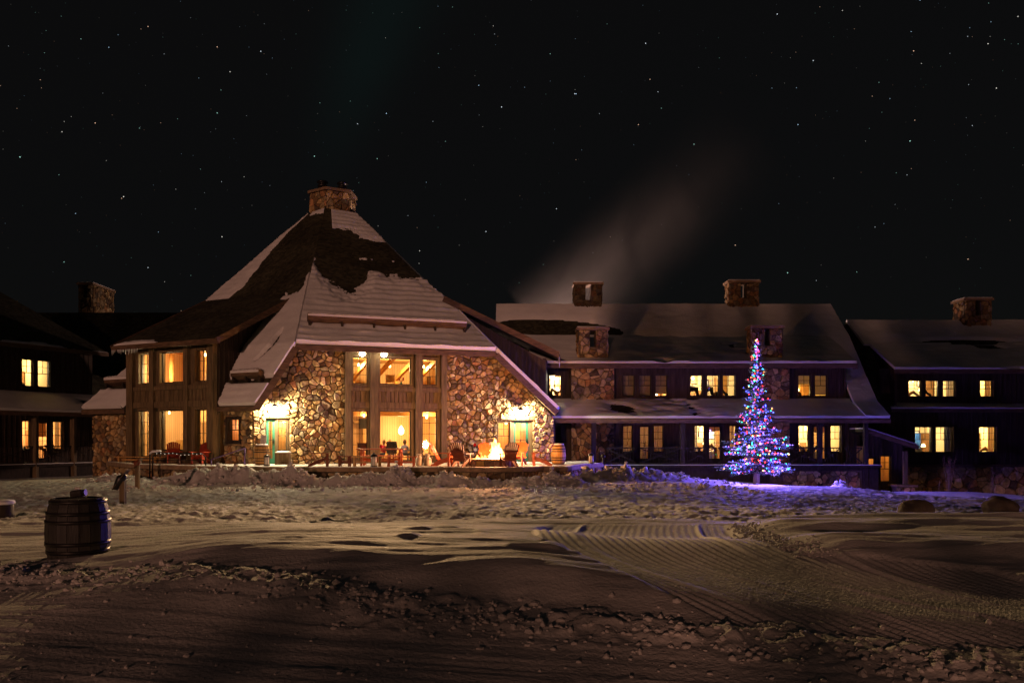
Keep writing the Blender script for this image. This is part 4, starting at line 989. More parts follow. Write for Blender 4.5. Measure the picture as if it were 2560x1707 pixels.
# ---- long guest wing right of the lodge
wing = thing("guest_wing", "long dark two-storey wing with porch and four chimneys behind the lit tree", "building", (11, 46, -.5))
PU = Plane((0, 45.3), 0); PW = Plane((0, 46.0), 0)
X0, X1 = 2.3, 18.75
upw = []
for g in ([(1557, 1586), (1598, 1627), (1638, 1668)], [(1725, 1756), (1767, 1797), (1807, 1838)], [(1995.5, 2027), (2037, 2068.5)], [(1373, 1403)]):
    for a, c in g:
        r = PU.rect(a, 937, c, 990); upw.append((r[0], r[1], 4.05, 5.24))
poly = [(X0 - 1, 3.2), (X1, 3.2), (X1, 5.95), (X0 - 1, 5.95)]
b = wall_mb(PU, poly, upw); battens(b, PU, poly, upw, 0, .26, .05); b.build("upper_wall", m_siding, wing)
for r in upw: window(wing, PU, r, 2, (2, 1), 0, m_siding, .08)
low, lowd = [], []
for a, c in ((1557, 1581), (1634, 1658), (1736, 1761), (1823.5, 1840), (1996.5, 2022.5), (2076, 2102), (1378, 1402)):
    r = PW.rect(a, 1064, c, 1130); low.append((r[0], r[1], .88, 2.40))
for a, c in ((1596, 1626), (1769, 1805), (2031, 2067)):
    r = PW.rect(a, 1064, c, 1150); lowd.append((r[0], r[1], .26, 2.42))
poly = [(X0 - 1, -1.6), (20.0, -1.6), (20.0, 3.75), (X0 - 1, 3.75)]
b = wall_mb(PW, poly, low + lowd); battens(b, PW, poly, low + lowd, 0, .28, .05); b.build("lower_wall", m_siding, wing)
for r in low: window(wing, PW, r, 2, (2, 1), 0, m_siding, .08)
for r in lowd: door(wing, PW, r, -.06, 1, 2, 4, m_dark)
b = MB(); b.box(19.86, 20.0, 46.26, 56, -1.6, 6.0); b.build("side_wall", m_siding, wing)
gr = [Vector((20.02, 43.2, 2.6)), Vector((20.02, 46, 3.9)), Vector((20.02, 48.3, 7.5)), Vector((20.02, 51, 10.0)), Vector((20.02, 58, 3.0)), Vector((20.02, 58, 2.6))]
b = MB(); b.prism(gr, (-.14, 0, 0)); b.build("gable_wall", m_siding, wing)
# rooms
def rng(rs, m=.25): return min(r[0] for r in rs) - m, max(r[1] for r in rs) + m
u0, u1 = rng(upw[0:3]); guest_room(wing, PU, u0, u1, 3.4, 5.6, 3, m_plaster2, 36, (1, .58, .25), seed=1, lampf=(.85, .35))
for r in upw[0:3]: blind(wing, PU, r[0] - .05, r[1] + .05, 4.05 + (.14 if r is upw[2] else .0), 5.3)
u0, u1 = rng(upw[3:6]); guest_room(wing, PU, u0, u1, 3.4, 5.6, 3, m_plaster, 150, (1, .80, .46), seed=2, lampf=(.3, .8))
b = MB(); b.pbox(PU, upw[5][0] + .3, upw[5][1] + .2, 3.6, 5.5, -2.6, -2.5); b.build("inner_door", m_pine, wing)
for k, (ua, ub) in enumerate(((upw[3][0] - .1, upw[3][0] + .55), (upw[4][0] - .1, upw[4][0] + .45))):
    b = MB(); b.tube([PU.pt(ua, 4.05, -.8), PU.pt(ua + .2, 4.5, -.8), PU.pt(ub, 4.5, -.8), PU.pt(ub + .1, 4.1, -.8)], [.12, .22, .16, .1], 8); b.build("chair_back", m_dark, wing, True)
u0, u1 = rng(upw[6:8]); guest_room(wing, PU, u0, u1, 3.4, 5.6, 3, m_plaster, 95, (1, .66, .18), seed=3, lampf=(.2, .45))
blind(wing, PU, upw[6][0] - .05, upw[6][1] + .05, 4.72, 5.3); blind(wing, PU, upw[7][0] - .05, upw[7][1] + .05, 4.13, 5.3)
guest_room(wing, PU, upw[8][0] - .3, upw[8][1] + .35, 3.4, 5.6, 2.4, m_plaster, 210, (1, .86, .6), seed=4, bed=False)
b = MB(); b.tube([PU.pt(upw[8][0] + .1, 4.0, -.9), PU.pt(upw[8][0] + .2, 4.5, -.9), PU.pt(upw[8][0] + .55, 4.2, -.9)], [.16, .12, .14], 8); b.build("chair_back", m_floor, wing, True)
u0, u1 = rng([low[0], low[1]]); guest_room(wing, PW, u0, u1, .26, 2.7, 3, m_plaster2, 42, (1, .58, .25), seed=5)
for r in (low[0], low[1], lowd[0]): curtain(wing, PW, r[0] - .05, r[1] + .05, r[2], r[3], -.36, m_curtain, 6)
u0, u1 = rng([low[2], low[3]]); guest_room(wing, PW, u0, u1, .26, 2.7, 3, m_plaster, 165, (1, .80, .48), seed=6)
curtain(wing, PW, low[2][0] - .05, low[2][0] + .25, .9, 2.4, -.36, m_curtain, 3); curtain(wing, PW, low[3][0] - .05, low[3][1], .9, 2.4, -.36, m_curtain2, 3); blind(wing, PW, lowd[1][0], lowd[1][1], 2.08, 2.4, mat=m_curtain2)
u0, u1 = rng([low[4], low[5]]); guest_room(wing, PW, u0, u1, .26, 2.7, 3, m_plaster, 150, (1, .78, .42), seed=7); blind(wing, PW, lowd[2][0], lowd[2][1], 2.0, 2.4, mat=m_curtain2)
b = MB(); b.pbox(PW, low[6][0] - .2, low[6][1] + .2, .3, 2.6, -.4, -.3); b.build("unlit_room_panel", m_dark, wing)  # dark panel painted as the shade of an unlit room
# porch
b = MB(); b.box(X0, 20.0, 43.25, 45.98, .08, .20); b.build("porch_floor", m_dark, wing)
b = MB(); b.box(X0, 19.9, 43.45, 43.6, -1.6, .075); b.build("porch_skirt", m_dark, wing)
PSK = Plane((0, 43.44), 0)
sk = stones(PSK, [(14.2, -1.5), (18.9, -1.5), (18.9, -.12), (14.2, -.12)], [], .36, .06, 71, dim=.8); bb = MB(); bb.box(14.0, 19.0, 43.442, 43.46, -1.6, -.1); so = bb.build("stone_base", m_mortar, wing); place_stones(sk, so, 30)
b = MB(); b.box(X0, 19.9, 43.22, 43.50, .20, .235); b.build("porch_snow", m_snow, wing)
for px in (1484, 1706, 1880, 2049, 2164): x = (px - CX) / FPX * 43.5; post(wing, x, 43.5, -1.3 if px > 1800 else -.6, 2.62, .24 if px < 2100 else .2, m_dark)
xs = [(px - CX) / FPX * 43.5 for px in (1510, 1595, 1706, 1790, 1880, 1965, 2049, 2105, 2160)]
for a, c in zip(xs, xs[1:]): railing(wing, (a + .12, 43.5, 0), (c - .12, 43.5, 0), .2, 1.14)
# roofs
sP, rP = plain_roof(wing, 1.9, 20.3, [(43.0, 2.74), (45.32, 3.84)])
sU, rU = plain_roof(wing, -1.0, 20.35, [(48.2, 7.62), (51.2, 10.15)])
sR, rR = plain_roof(wing, 19.0, 20.32, [(43.02, 2.76), (44.6, 3.62), (46.2, 5.35), (48.3, 7.72)])
sD, rD = plain_roof(wing, 1.0, 19.1, [(44.35, 5.80), (48.5, 7.80)])
b = MB(); b.add([(-1, 51.2, 10.15), (20.35, 51.2, 10.15), (20.35, 58.5, 3), (-1, 58.5, 3)], [(0, 1, 2, 3)]); b.build("roof", m_shake, wing)
for s_, y, z, xa, xb in ((sD, 44.33, 5.70, 1.0, 19.12), (sP, 42.98, 2.64, 1.9, 20.32)):
    b = MB(); b.box(xa, xb, y - .05, y + .03, z - .16, z + .06); b.build("fascia", m_fascia, wing)
b = MB(); b.box(19.0, 19.12, 44.4, 44.6, 5.5, 5.72); b.build("beam_end", m_fascia, wing)
b = MB(); b.prism([(18.9, 44.5, 5.66), (18.9, 48.3, 7.5), (18.9, 48.3, 7.3), (18.9, 45.3, 4.0), (18.9, 45.3, 5.66)], (-.12, 0, 0)); b.build("dormer_cheek", m_siding, wing)
def sn_plain(th, freq=.5, thr=.9, edge=0, seed=1.0):
    return lambda a, b_, L, H: th + .05 * fbm(L * .4, H * .8, 3, seed) - np.maximum(0, fbm(L * freq, H * freq * 3, 4, seed + 5) - thr) * 2
def snP(a, b_, L, H):
    bare = np.exp(-((a - .235) / .07) ** 2 - ((b_ - .45 + .9 * (a - .2)) / .35) ** 2) + .7 * np.exp(-((a - .39) / .05) ** 2 - ((b_ - .35) / .3) ** 2)
    return .12 - .35 * np.maximum(0, bare - .42 + .5 * fbm(L * 1.0, H * 3, 4, 3)) * (a > .1) - .10 * np.maximum(0, fbm(L * 1.6, H * 6, 3, 8)) * np.exp(-((a - .42) / .1) ** 2) * 3
snow_sheet(sP, rP, snP, 190, 30, .004, .97, seed=11, rough=.3)
snow_sheet(sU, rU, lambda a, b_, L, H: .14 - np.exp(-((a - .18) / .16) ** 2 - ((b_ - .35 + .6 * (a - .1)) / .22) ** 2) * .5, 150, 26, .01, 1.0, seed=12)
snow_sheet(sR, rR, sn_plain(.16, seed=4), 14, 60, .004, 1.0, seed=13)
snow_sheet(sD, rD, sn_plain(.14, .4, .45, seed=6), 160, 34, .004, 1.0, seed=14)
# chimneys
for k, (xa, xb, Yc, yt, yb) in enumerate(((1437, 1504, 50.9, 712, 795), (1823, 1896, 50.9, 707, 790))):
    chimney_stack(wing, (xa - CX) / FPX * Yc, (xb - CX) / FPX * Yc, Yc, Yc + .9, 9.0, EZ + (HZ - yt) / FPX * Yc, 80 + 5 * k, dim=.28 if k == 0 else .6)  # stone colours darkened: left chimney painted as a silhouette, the other less
for k, (xa, xb, yt) in enumerate(((1446, 1518, 825), (1880, 1955, 821))):
    Yc = 44.9; xx0, xx1 = (xa - CX) / FPX * Yc, (xb - CX) / FPX * Yc
    chimney_stack(wing, xx0, xx1, Yc, Yc + .9, 5.7, EZ + (HZ - yt) / FPX * Yc, 90 + 5 * k, dim=.75)
for k, (xa, xb) in enumerate(((1428, 1536), (1884, 1974))):
    Yc = 45.1; pl = Plane((0, Yc), 0); a, c = (xa - CX) / FPX * Yc, (xb - CX) / FPX * Yc
    b = MB(); b.box(a, c, Yc, 45.31, 3.6, 5.66); o = b.build("stone_panel", m_mortar, wing); place_stones(stones(pl, [(a, 3.75), (c, 3.75), (c, 5.6), (a, 5.6)], [], .30, .06, 95 + k), o, 30)
    Yc = 45.85; pl = Plane((0, Yc), 0); a, c = (xa - CX) / FPX * Yc, (xb - CX) / FPX * Yc
    b = MB(); b.box(a, c, Yc, 46.01, .2, 3.3); o = b.build("stone_panel", m_mortar, wing); place_stones(stones(pl, [(a, .2), (c, .2), (c, 2.9), (a, 2.9)], [], .30, .06, 97 + k), o, 20)
# ---- building at the right edge
east = thing("end_building", "dark board building on a stone base at the right edge", "building", (26, 47, -1.5))
PE = Plane((0, 47.0), 0); EX0, EX1 = 21.6, 36.0
ew = []
for a, c in ((2271, 2304), (2313.5, 2347), (2356.5, 2389.5), (2449, 2483)): r = PE.rect(a, 950, c, 992); ew.append((r[0], r[1], 4.10, 5.06))
for a, c in ((2287, 2329), (2339, 2383), (2447, 2491)): r = PE.rect(a, 1066, c, 1131); ew.append((r[0], r[1], .84, 2.34))
poly = [(EX0, .06), (EX1, .06), (EX1, 5.75), (EX0, 5.75)]
b = wall_mb(PE, poly, ew); battens(b, PE, poly, ew, 0, .28, .05); b.build("board_wall", m_siding, east)
for i, r in enumerate(ew): window(east, PE, r, 2 if i < 4 else 3, (2, 1), 0, m_siding, .08)
PEB = Plane((0, 46.85), 0); b = MB(); b.box(EX0, EX1, 46.85, 47.3, -2.6, .05); o = b.build("stone_base", m_mortar, east)
place_stones(stones(PEB, [(EX0, -2.2), (32, -2.2), (32, .0), (EX0, .0)], [], .46, .07, 61, dim=.95), o, 60)
b = MB(); b.box(EX0, EX1, 46.76, 47.0, .052, .13); b.build("base_ledge", m_fascia, east)
u0, u1 = rng(ew[0:3]); guest_room(east, PE, u0, u1, 3.5, 5.6, 3, m_plaster, 150, (1, .80, .45), seed=11)
curtain(east, PE, ew[0][0] - .05, ew[0][0] + .2, 4.1, 5.1, -.36, m_curtain2, 3); curtain(east, PE, ew[2][0] + .4, ew[2][1] + .05, 4.1, 5.1, -.36, m_curtain, 3)
guest_room(east, PE, ew[3][0] - .4, ew[3][1] + .4, 3.5, 5.6, 2.4, m_plaster, 85, (1, .76, .34), seed=12, bed=False); curtain(east, PE, ew[3][1] - .3, ew[3][1] + .05, 4.1, 5.1, -.36, m_curtain2, 3)
u0, u1 = rng(ew[4:6]); guest_room(east, PE, u0, u1, .1, 2.7, 3.2, m_plaster, 175, (1, .84, .55), seed=13, lampf=(.3, .9)); curtain(east, PE, ew[5][1] - .35, ew[5][1] + .1, .84, 2.4, -.36, m_white, 3); curtain(east, PE, ew[4][0] - .1, ew[4][0] + .15, .84, 2.4, -.36, m_curtain, 3)
b = MB(); b.pbox(PE, ew[4][0] + .1, ew[4][0] + .8, .1, 1.05, -1.4, -.7); b.build("armchair", m_white, east)
b = MB(); b.pbox(PE, ew[5][0] + .3, ew[5][0] + .6, 1.0, 2.0, -3.0, -2.9); b.build("blue_towel", M("blue_cloth", (.03, .12, .4), .8), east)
guest_room(east, PE, ew[6][0] - .4, ew[6][1] + .4, .1, 2.7, 2.4, m_plaster, 120, (1, .80, .36), seed=14, bed=False); curtain(east, PE, ew[6][1] - .3, ew[6][1] + .05, .84, 2.4, -.36, m_curtain2, 3)
sE1, rE1 = plain_roof(east, 21.9, 37.0, [(46.2, 3.36), (47.05, 3.66)]); snow_sheet(sE1, rE1, sn_plain(.09, seed=3), 100, 8, .01, .98, seed=15)
sE2, rE2 = plain_roof(east, 22.05, 37.0, [(46.1, 5.62), (49.6, 7.50)]); snow_sheet(sE2, rE2, sn_plain(.13, .3, .35, seed=9), 120, 34, .004, 1, seed=16)
sE3, rE3 = plain_roof(east, 21.7, 37.0, [(49.4, 7.38), (52.0, 9.25)])
snow_sheet(sE3, rE3, lambda a, b_, L, H: .14 - np.maximum(0, np.exp(-((a - .42) / .22) ** 2 - ((b_ - .12) / .14) ** 2) - .3) * .6, 120, 26, .004, 1, seed=17)
sE4, rE4 = plain_roof(east, 20.9, 22.15, [(46.2, 3.36), (49.6, 7.4)])
b = MB(); b.add([(21.7, 52, 9.25), (37, 52, 9.25), (37, 60, 3), (21.7, 60, 3)], [(0, 1, 2, 3)]); b.build("roof", m_shake, east)
b = MB(); b.box(22.03, 37, 46.05, 46.12, 5.38, 5.62); b.build("fascia", m_fascia, east)
b = MB(); b.box(21.9, 37, 46.15, 46.22, 3.16, 3.36); b.build("fascia", m_fascia, east)
b = MB(); b.prism([(22.2, 46.4, 3.4), (22.2, 46.4, 5.6), (22.2, 49.5, 7.3)], (.12, 0, 0)); b.build("dormer_cheek", m_siding, east)
b = MB(); b.box(EX0, EX0 + .14, 47.1, 58, -2.4, 5.0); b.build("side_wall", m_siding, east)
chimney_stack(east, (2412 - CX) / FPX * 51.3, (2478 - CX) / FPX * 51.3, 51.3, 52.6, 7.9, EZ + (HZ - 751) / FPX * 51.3, 120, dim=.6)
# small entry lean-to between the two
PN = Plane((0, 44.6), 0); nx0, nx1 = (2166 - CX) / FPX * 44.6, (2258 - CX) / FPX * 44.6
dr = PN.rect(2166, 1140, 2190, 1217); dr = (max(dr[0], nx0 + .04), dr[1], -1.05, .62); wr = PN.rect(2201, 1139, 2227, 1204); wr = (wr[0], wr[1], -.76, .68)
poly = [(nx0, -1.8), (nx1, -1.8), (nx1, 1.35), (nx0, 2.1)]
b = wall_mb(PN, poly, [dr, wr]); battens(b, PN, poly, [dr, wr], 0, .26, .05); b.build("entry_wall", m_siding, east)
window(east, PN, wr, 2, (2, 1), 0, m_siding, .08, hung=.5); door(east, PN, dr, -.06, 1, 1, 4, m_dark)
room(east, PN, nx0 + .05, nx1 - .2, -1.06, 1.2, 1.6, m_inwood); ceiling_lamp(east, PN.pt(nx0 + .9, 1.0, -1.0), 42, (1, .62, .22), .05)
e0, e1 = P(2168, 1072, 43.6), P(2296, 1113, 43.6)
b = MB(); b.prism([e0, e1, e1 + Vector((0, 2.4, 0)), e0 + Vector((0, 2.4, 0))], (0, 0, -.14)); rl = b.build("entry_roof", m_shake, east)
b = MB(); b.prism([e0 + Vector((0, .02, .02)), e1 + Vector((-.05, .02, .02)), e1 + Vector((-.05, 2.3, .02)), e0 + Vector((0, 2.3, .02))], (0, 0, .06)); b.build("roof_snow", m_snow, rl)
b = MB(); b.beam(e0 + Vector((0, -.03, -.13)), e1 + Vector((0, -.03, -.13)), .06, .22); b.build("rake_board", m_fascia, rl)
pb = P(2264, 1210, 43.7); post(east, pb.x, 43.75, pb.z, .95, .2, m_timber)
pd = MB(); xa, xb = P(2246, 1, 43.4).x, P(2288, 1, 43.4).x; pd.box(xa, xb, 43.4, 44.3, -1.7, -.98); po = pd.build("pedestal", m_mortar, east)
place_stones(stones(Plane((0, 43.4), 0), [(xa, -1.7), (xb, -1.7), (xb, -1.0), (xa, -1.0)], [], .32, .06, 130), po, 10)
b = MB(); b.box(xa - .1, xb + .1, 43.3, 44.4, -.978, -.88); b.build("pedestal_cap", bpy.data.materials["cap_slab"], po)
# ---- wing at the left edge, turned towards the lodge
left = thing("left_wing", "dark building with snowy porch roof at the left edge", "building", (-28, 46, -.6))
PL = Plane((-26.6, 50.0), 62)
lw = []
for a, c in ((54, 83), (94, 124)): r = PL.rect(a, 903, c, 970); lw.append((r[0], r[1], 4.70, 6.28))
ll = []; lld = []
for a, c in ((55, 76.5), (132, 157.5)): r = PL.rect(a, 1054, c, 1120); ll.append((r[0], r[1], 1.0, 2.68))
r = PL.rect(93, 1056, 123, 1150); lld.append((r[0], r[1], .26, 2.66))
poly = [(-9, -.8), (4.5, -.8), (4.5, 3.6), (-9, 3.6)]
b = wall_mb(PL, poly, ll + lld); battens(b, PL, poly, ll + lld, 0, .3, .05); b.build("lower_wall", m_siding, left)
poly = [(-9, 3.6), (.4, 3.6), (.4, 7.2), (-9, 7.2)]
b = wall_mb(PL, poly, lw); battens(b, PL, poly, lw, 0, .3, .05); b.build("upper_wall", m_siding, left)
for r in lw + ll: window(left, PL, r, 2, (2, 1), 0, m_siding, .08)
for r in lld: door(left, PL, r, -.06, 1, 2, 4, m_dark)
u0, u1 = rng(lw); guest_room(left, PL, u0, u1, 3.9, 6.6, 3, m_plaster, 150, (1, .78, .42), seed=21, bed=False)
b = MB(); b.pbox(PL, u0 + .05, u0 + 1.0, 5.0, 5.6, -2.9, -2.8); b.build("television", M_emit("tv_screen", (.08, .35, 1.0), 2.2), left)
u0, u1 = rng(ll); guest_room(left, PL, u0, u1, .26, 2.9, 3, m_plaster2, 150, (1, .66, .34), seed=22)
blind(left, PL, lld[0][0], lld[0][1], 1.75, 2.66, mat=m_curtain2); curtain(left, PL, ll[1][0] + .35, ll[1][1], 1.0, 2.7, -.36, m_curtain, 4)
# porch
b = MB(); b.pbox(PL, -9, 4.0, .05, .2, 0, 2.0); b.build("porch_floor", m_dark, left)
b = MB(); b.pbox(PL, -9, 4.0, -.9, .045, 1.75, 1.85); b.build("porch_skirt", m_dark, left)
b = MB(); b.pbox(PL, -9, 4.0, .2, .235, 1.7, 2.0); b.build("porch_snow", m_snow, left)
for px in (88, 183):
    u, z = PL.hit(px, 1100, 1.85); q = PL.pt(u, 0, 1.85); post(left, q.x, q.y, -.8, 3.0, .26, m_timber)
us = [PL.hit(px, 1100, 1.85)[0] for px in (-40, 88, 183, 236)]
for a, c in zip(us, us[1:]): railing(left, PL.pt(a, 0, 1.85), PL.pt(c, 0, 1.85), .2, 1.2)
sL1 = Ruled([PL.pt(-9, 3.16, 2.3), PL.pt(-9, 4.30, 0)], [PL.pt(1.2, 3.16, 2.3), PL.pt(1.2, 4.30, 0)])
rL1 = roof_sheet(sL1, left, nb=8)
snow_sheet(sL1, rL1, lambda a, b_, L, H: .14 - np.maximum(0, np.exp(-((a - .9) / .16) ** 2 - ((b_ - .55) / .24) ** 2) - .3 + .5 * fbm(L * 2, H * 3, 3, 2)) * .5, 90, 26, .004, .98, seed=31)
b = MB(); b.beam(PL.pt(-9, 3.05, 2.32), PL.pt(1.25, 3.05, 2.32), .07, .24); b.build("fascia", m_fascia, left)
sL2 = Ruled([PL.pt(-9, 7.06, .7), PL.pt(-9, 11.4, -5.5)], [PL.pt(1.0, 7.06, .7), PL.pt(-3.2, 11.4, -5.5)])
rL2 = roof_sheet(sL2, left, nb=8); snow_sheet(sL2, rL2, lambda a, b_, L, H: .04 + .10 * fbm(L * .5, H * .6, 3, 5) - .14 * sstep(.0, .12, b_), 60, 40, .004, .98, seed=32)
b = MB(); b.beam(PL.pt(-9, 6.94, .72), PL.pt(1.0, 6.94, .72), .07, .24); b.build("fascia", m_fascia, left)
b = MB(); b.add([PL.pt(1.0, 7.0, .7), PL.pt(1.0, 7.0, -12), PL.pt(-3.2, 11.3, -5.5)], [(0, 1, 2)]); b.build("roof", m_shake, left)
sL3 = Ruled([PL.pt(.4, 3.5, -.2), PL.pt(.4, 6.6, -3)], [PL.pt(3.4, 3.5, -.2), PL.pt(3.4, 6.6, -3)]); rL3 = roof_sheet(sL3, left, nb=4)
# ---- dim wing far behind on the left with its chimney
rear = thing("rear_wing", "barely visible dark roof with a stone chimney behind the left building", "building", (-35, 60, -.5))
s_, r_ = plain_roof(rear, -46, -23.5, [(53, 6.0), (57.5, 10.7)])
b = MB(); b.add([(-46, 57.5, 10.7), (-23.5, 57.5, 10.7), (-23.5, 64, 5), (-46, 64, 5)], [(0, 1, 2, 3)]); b.build("roof", m_shake, rear)
b = MB(); b.box(-45.5, -24, 54, 63, -1, 6.4); b.build("wall", m_siding, rear)
chimney_stack(rear, (197 - CX) / FPX * 58.5, (231 - CX) / FPX * 58.5, 58.5, 61.6, 8.0, EZ + (HZ - 712) / FPX * 58.5, 140, dim=.6, limit=20)
b = MB(); p = P(34, 759, 52.8); b.prism([p + Vector((-.22, 0, 0)), p + Vector((0, 0, -.24)), p + Vector((.22, 0, 0)), p + Vector((0, 0, .24))], (0, .4, 0)); b.build("ridge_beam_end", m_pine, rear)
# ------------------------------------------------------------------ patio
PLZ = PZ
fp0 = (-0.95, 33.9)                                   # fire pit centre
outline = [(-20.3, 40.2), (-17.4, 36.4), (-16.6, 35.6), (-12.6, 33.2), (-9.0, 32.1), (-5.2, 31.9), (-2.6, 31.9)]
for k in range(9):
    a = math.radians(205 + k * 130 / 8); outline.append((fp0[0] + 2.45 * math.cos(a) * 1.0, fp0[1] + 2.35 * math.sin(a)))
outline += [(2.2, 32.6), (3.0, 35.4), (4.2, 37.5), (4.0, 43.2), (1.5, 43.2), (-12, 40), (-19, 44)]
pt_ = thing("patio", "raised stone-edged patio in front of the lodge", "patio", (-6, 34, 0))
b = MB(); b.prism([(x, y, PLZ - .12) for x, y in outline], (0, 0, .10)); b.build("patio_slab", M("patio_paving", (.26, .20, .15), .7, .35, 2.5, .01, 12), pt_)
# thin trodden snow on the slab
def patio_snow():
    g = MB(); nx, ny = 110, 70; xs = np.linspace(-19, 4, nx); ys = np.linspace(31.8, 43, ny); GX, GY = np.meshgrid(xs, ys)
    n = fbm(GX * .8, GY * .8, 4, 61); ins = np.zeros(GX.shape, bool)
    for j in range(ny):
        for i in range(nx):
            x, y = xs[i], ys[j]; c = False; k = len(outline) - 1
            for m in range(len(outline)):
                (xa, ya), (xb, yb) = outline[m], outline[k]
                if (ya > y) != (yb > y) and x < (xb - xa) * (y - ya) / (yb - ya) + xa: c = not c
                k = m
            ins[j, i] = c
    T = np.where(ins & (n > -.30), .012 + .05 * np.maximum(0, n + .1), -.03)
    vs = [(GX[j, i], GY[j, i], PLZ - .02 + T[j, i]) for j in range(ny) for i in range(nx)]
    fs = [(j * nx + i, j * nx + i + 1, (j + 1) * nx + i + 1, (j + 1) * nx + i) for j in range(ny - 1) for i in range(nx - 1) if ins[j, i] and ins[j, i + 1] and ins[j + 1, i] and ins[j + 1, i + 1]]
    g.add(vs, fs); g.build("trodden_snow", m_ground, pt_, True)
patio_snow()
for i in range(len(outline) - 5):
    a, c = Vector(outline[i]), Vector(outline[i + 1]); e = c - a; L = e.length
    dg = math.degrees(math.atan2(e.y, e.x)); pl = Plane(tuple(a), dg)
    b = MB(); b.pbox(pl, 0, L, -.7, PLZ - .14, -.30, 0); w = b.build("retaining_wall", m_mortar, pt_)
    place_stones(stones(pl, [(0, -.6), (L, -.6), (L, PLZ - .15), (0, PLZ - .15)], [], .30, .06, 200 + i, dim=.75), w, 8 if L < 2 else 16)
    b = MB(); b.pbox(pl, -.03, L + .03, PLZ - .135, PLZ + .03, -.36, .08); b.build("coping_slab", bpy.data.materials["cap_slab"], w)
    b = MB(); b.pbox(pl, .0, L, PLZ + .031, PLZ + .05, -.34, .02); b.build("coping_snow", m_ground, w)
# ------------------------------------------------------------------ furniture
def adirondack(mat):
    """faces local -Y; origin on the floor under the seat"""
    t = bpy.data.objects.new("adirondack_chair", None); COL.objects.link(t); WLOC[t.name] = Vector((0, 0, 0)); t.empty_display_size = .2
    def part(name, mb): return mb.build(name, mat, t, local=True)
    for s in (-1, 1):
        b = MB(); b.beam((s * .26, -.30, .0), (s * .26, -.30, .54), .04, .09); part("front_leg", b)
        b = MB(); b.prism([(s * .23 - .018, -.34, .30), (s * .23 - .018, -.34, .40), (s * .23 - .018, .20, .24), (s * .23 - .018, .48, .06), (s * .23 - .018, .48, .0), (s * .23 - .018, .36, .0)], (.036, 0, 0)); part("rear_leg", b)
        b = MB(); b.prism([(s * .31 - .075, -.40, .54), (s * .31 + .075, -.40, .54), (s * .31 + .06, .10, .54), (s * .31 + .02, .34, .54), (s * .31 - .05, .34, .54)], (0, 0, .03)); part("arm", b)
    for k in range(5):
        y = -.33 + k * .105; z = .40 - (y + .34) * .30
        b = MB(); b.beam((-.27, y, z), (.27, y, z), .085, .025, up=Vector((0, .29, .957))); part("seat_slat", b)
    for k in range(7):
        f = (k - 3) / 3; top = 1.02 - .10 * f * f
        p0 = Vector((f * .19, .17, .27)); p1 = Vector((f * .27, .17 + .42 * (top - .27) / .75, top))
        b = MB(); n = (p1 - p0).normalized(); r = Vector((1, 0, 0)); k2 = n.cross(r).normalized()
        w = .036; b.hexa([p0 + r * x * w + k2 * y * .012 for x, y in ((-1, -1), (1, -1), (1, 1), (-1, 1))] + [p1 + r * x * w * 1.08 + k2 * y * .012 for x, y in ((-1, -1), (1, -1), (1, 1), (-1, 1))]); part("back_slat", b)
    for z in (.34, .66):
        y = .17 + .42 * (z - .27) / .75 + .03; b = MB(); b.beam((-.30, y, z), (.30, y, z), .03, .07); part("back_rail", b)
    return t
def onfloor(px, py, z=PLZ):
    Y = (EZ - z) * FPX / (py - HZ); return (px - CX) / FPX * Y, Y
protos = {}
def put_chair(x, y, rz, mat, label, z=PLZ + .015, tilt=0, s=1.0):
    if mat.name not in protos: t = adirondack(mat); protos[mat.name] = t
    else: t = copy_tree(protos[mat.name])
    t.location = (x, y, z); t.rotation_euler = (tilt, 0, rz); t.scale = (s, s, s)
    tag(t, label, "chair", "slatted garden chairs on the patio")
R = math.radians
def ppx(px, Y): return (px - CX) / FPX * Y
put_chair(ppx(1108, 33.6), 33.6, R(80), m_orange, "orange slatted garden chair left of the fire, facing right towards it")
put_chair(ppx(1153, 32.6), 32.6, R(160), m_brownred, "dark slatted chair left of the flames with its back to the viewer")
put_chair(ppx(1215, 35.7), 35.7, R(8), m_orange, "orange slatted chair behind the fire pit, left of the tall flame", s=.97)
put_chair(ppx(1271, 32.7), 32.7, R(198), m_brownred, "dark slatted chair right of the flames with its back to the viewer")
put_chair(ppx(1296, 35.4), 35.4, R(-18), m_orange, "orange slatted chair behind the fire pit in front of the open door")
put_chair(ppx(1352, 34.6), 34.6, R(-95), m_brownred, "dark slatted chair beside the small oak barrel, facing left")
put_chair(ppx(434, 37.6), 37.6, R(24), m_red, "red slatted chair under the left bay's wide window, left one of its pair")
put_chair(ppx(502, 36.9), 36.9, R(-10), m_red, "red slatted chair under the left bay, right one of its pair")
put_chair(ppx(800, 33.6), 33.6, R(100), m_brownred, "dark slatted chair seen from the side, alone before the stone wall")
# fire pit
fire = thing("fire_pit", "round stone fire pit with bright orange flames between the chairs", "fire pit", (fp0[0], fp0[1], PLZ))
b = MB(); b.lathe([(1.02, .0), (1.02, .26), (.72, .26), (.70, .14), (.02, .14)], 28); b.build("pit_wall", m_mortar, fire, local=True)
b = MB(); b.lathe([(.74, .262), (1.12, .262), (1.12, .33), (.74, .33), (.74, .262)], 28); b.build("pit_rim", bpy.data.materials["cap_slab"], fire, local=True)
for k in range(18):
    a = 2 * math.pi * k / 18; pl = Plane((0, 0), math.degrees(a)); b = MB(); b.pbox(pl, -.165, .165, .01, .25, 1.0, 1.05); b.build("stone", M("pit_stone_%d" % k, (.2 + .1 * (k % 3), .14 + .07 * (k % 3), .08 + .05 * (k % 2)), .8, .3, 5, .02) if k < 3 else bpy.data.materials["pit_stone_%d" % (k % 3)], fire, local=True)
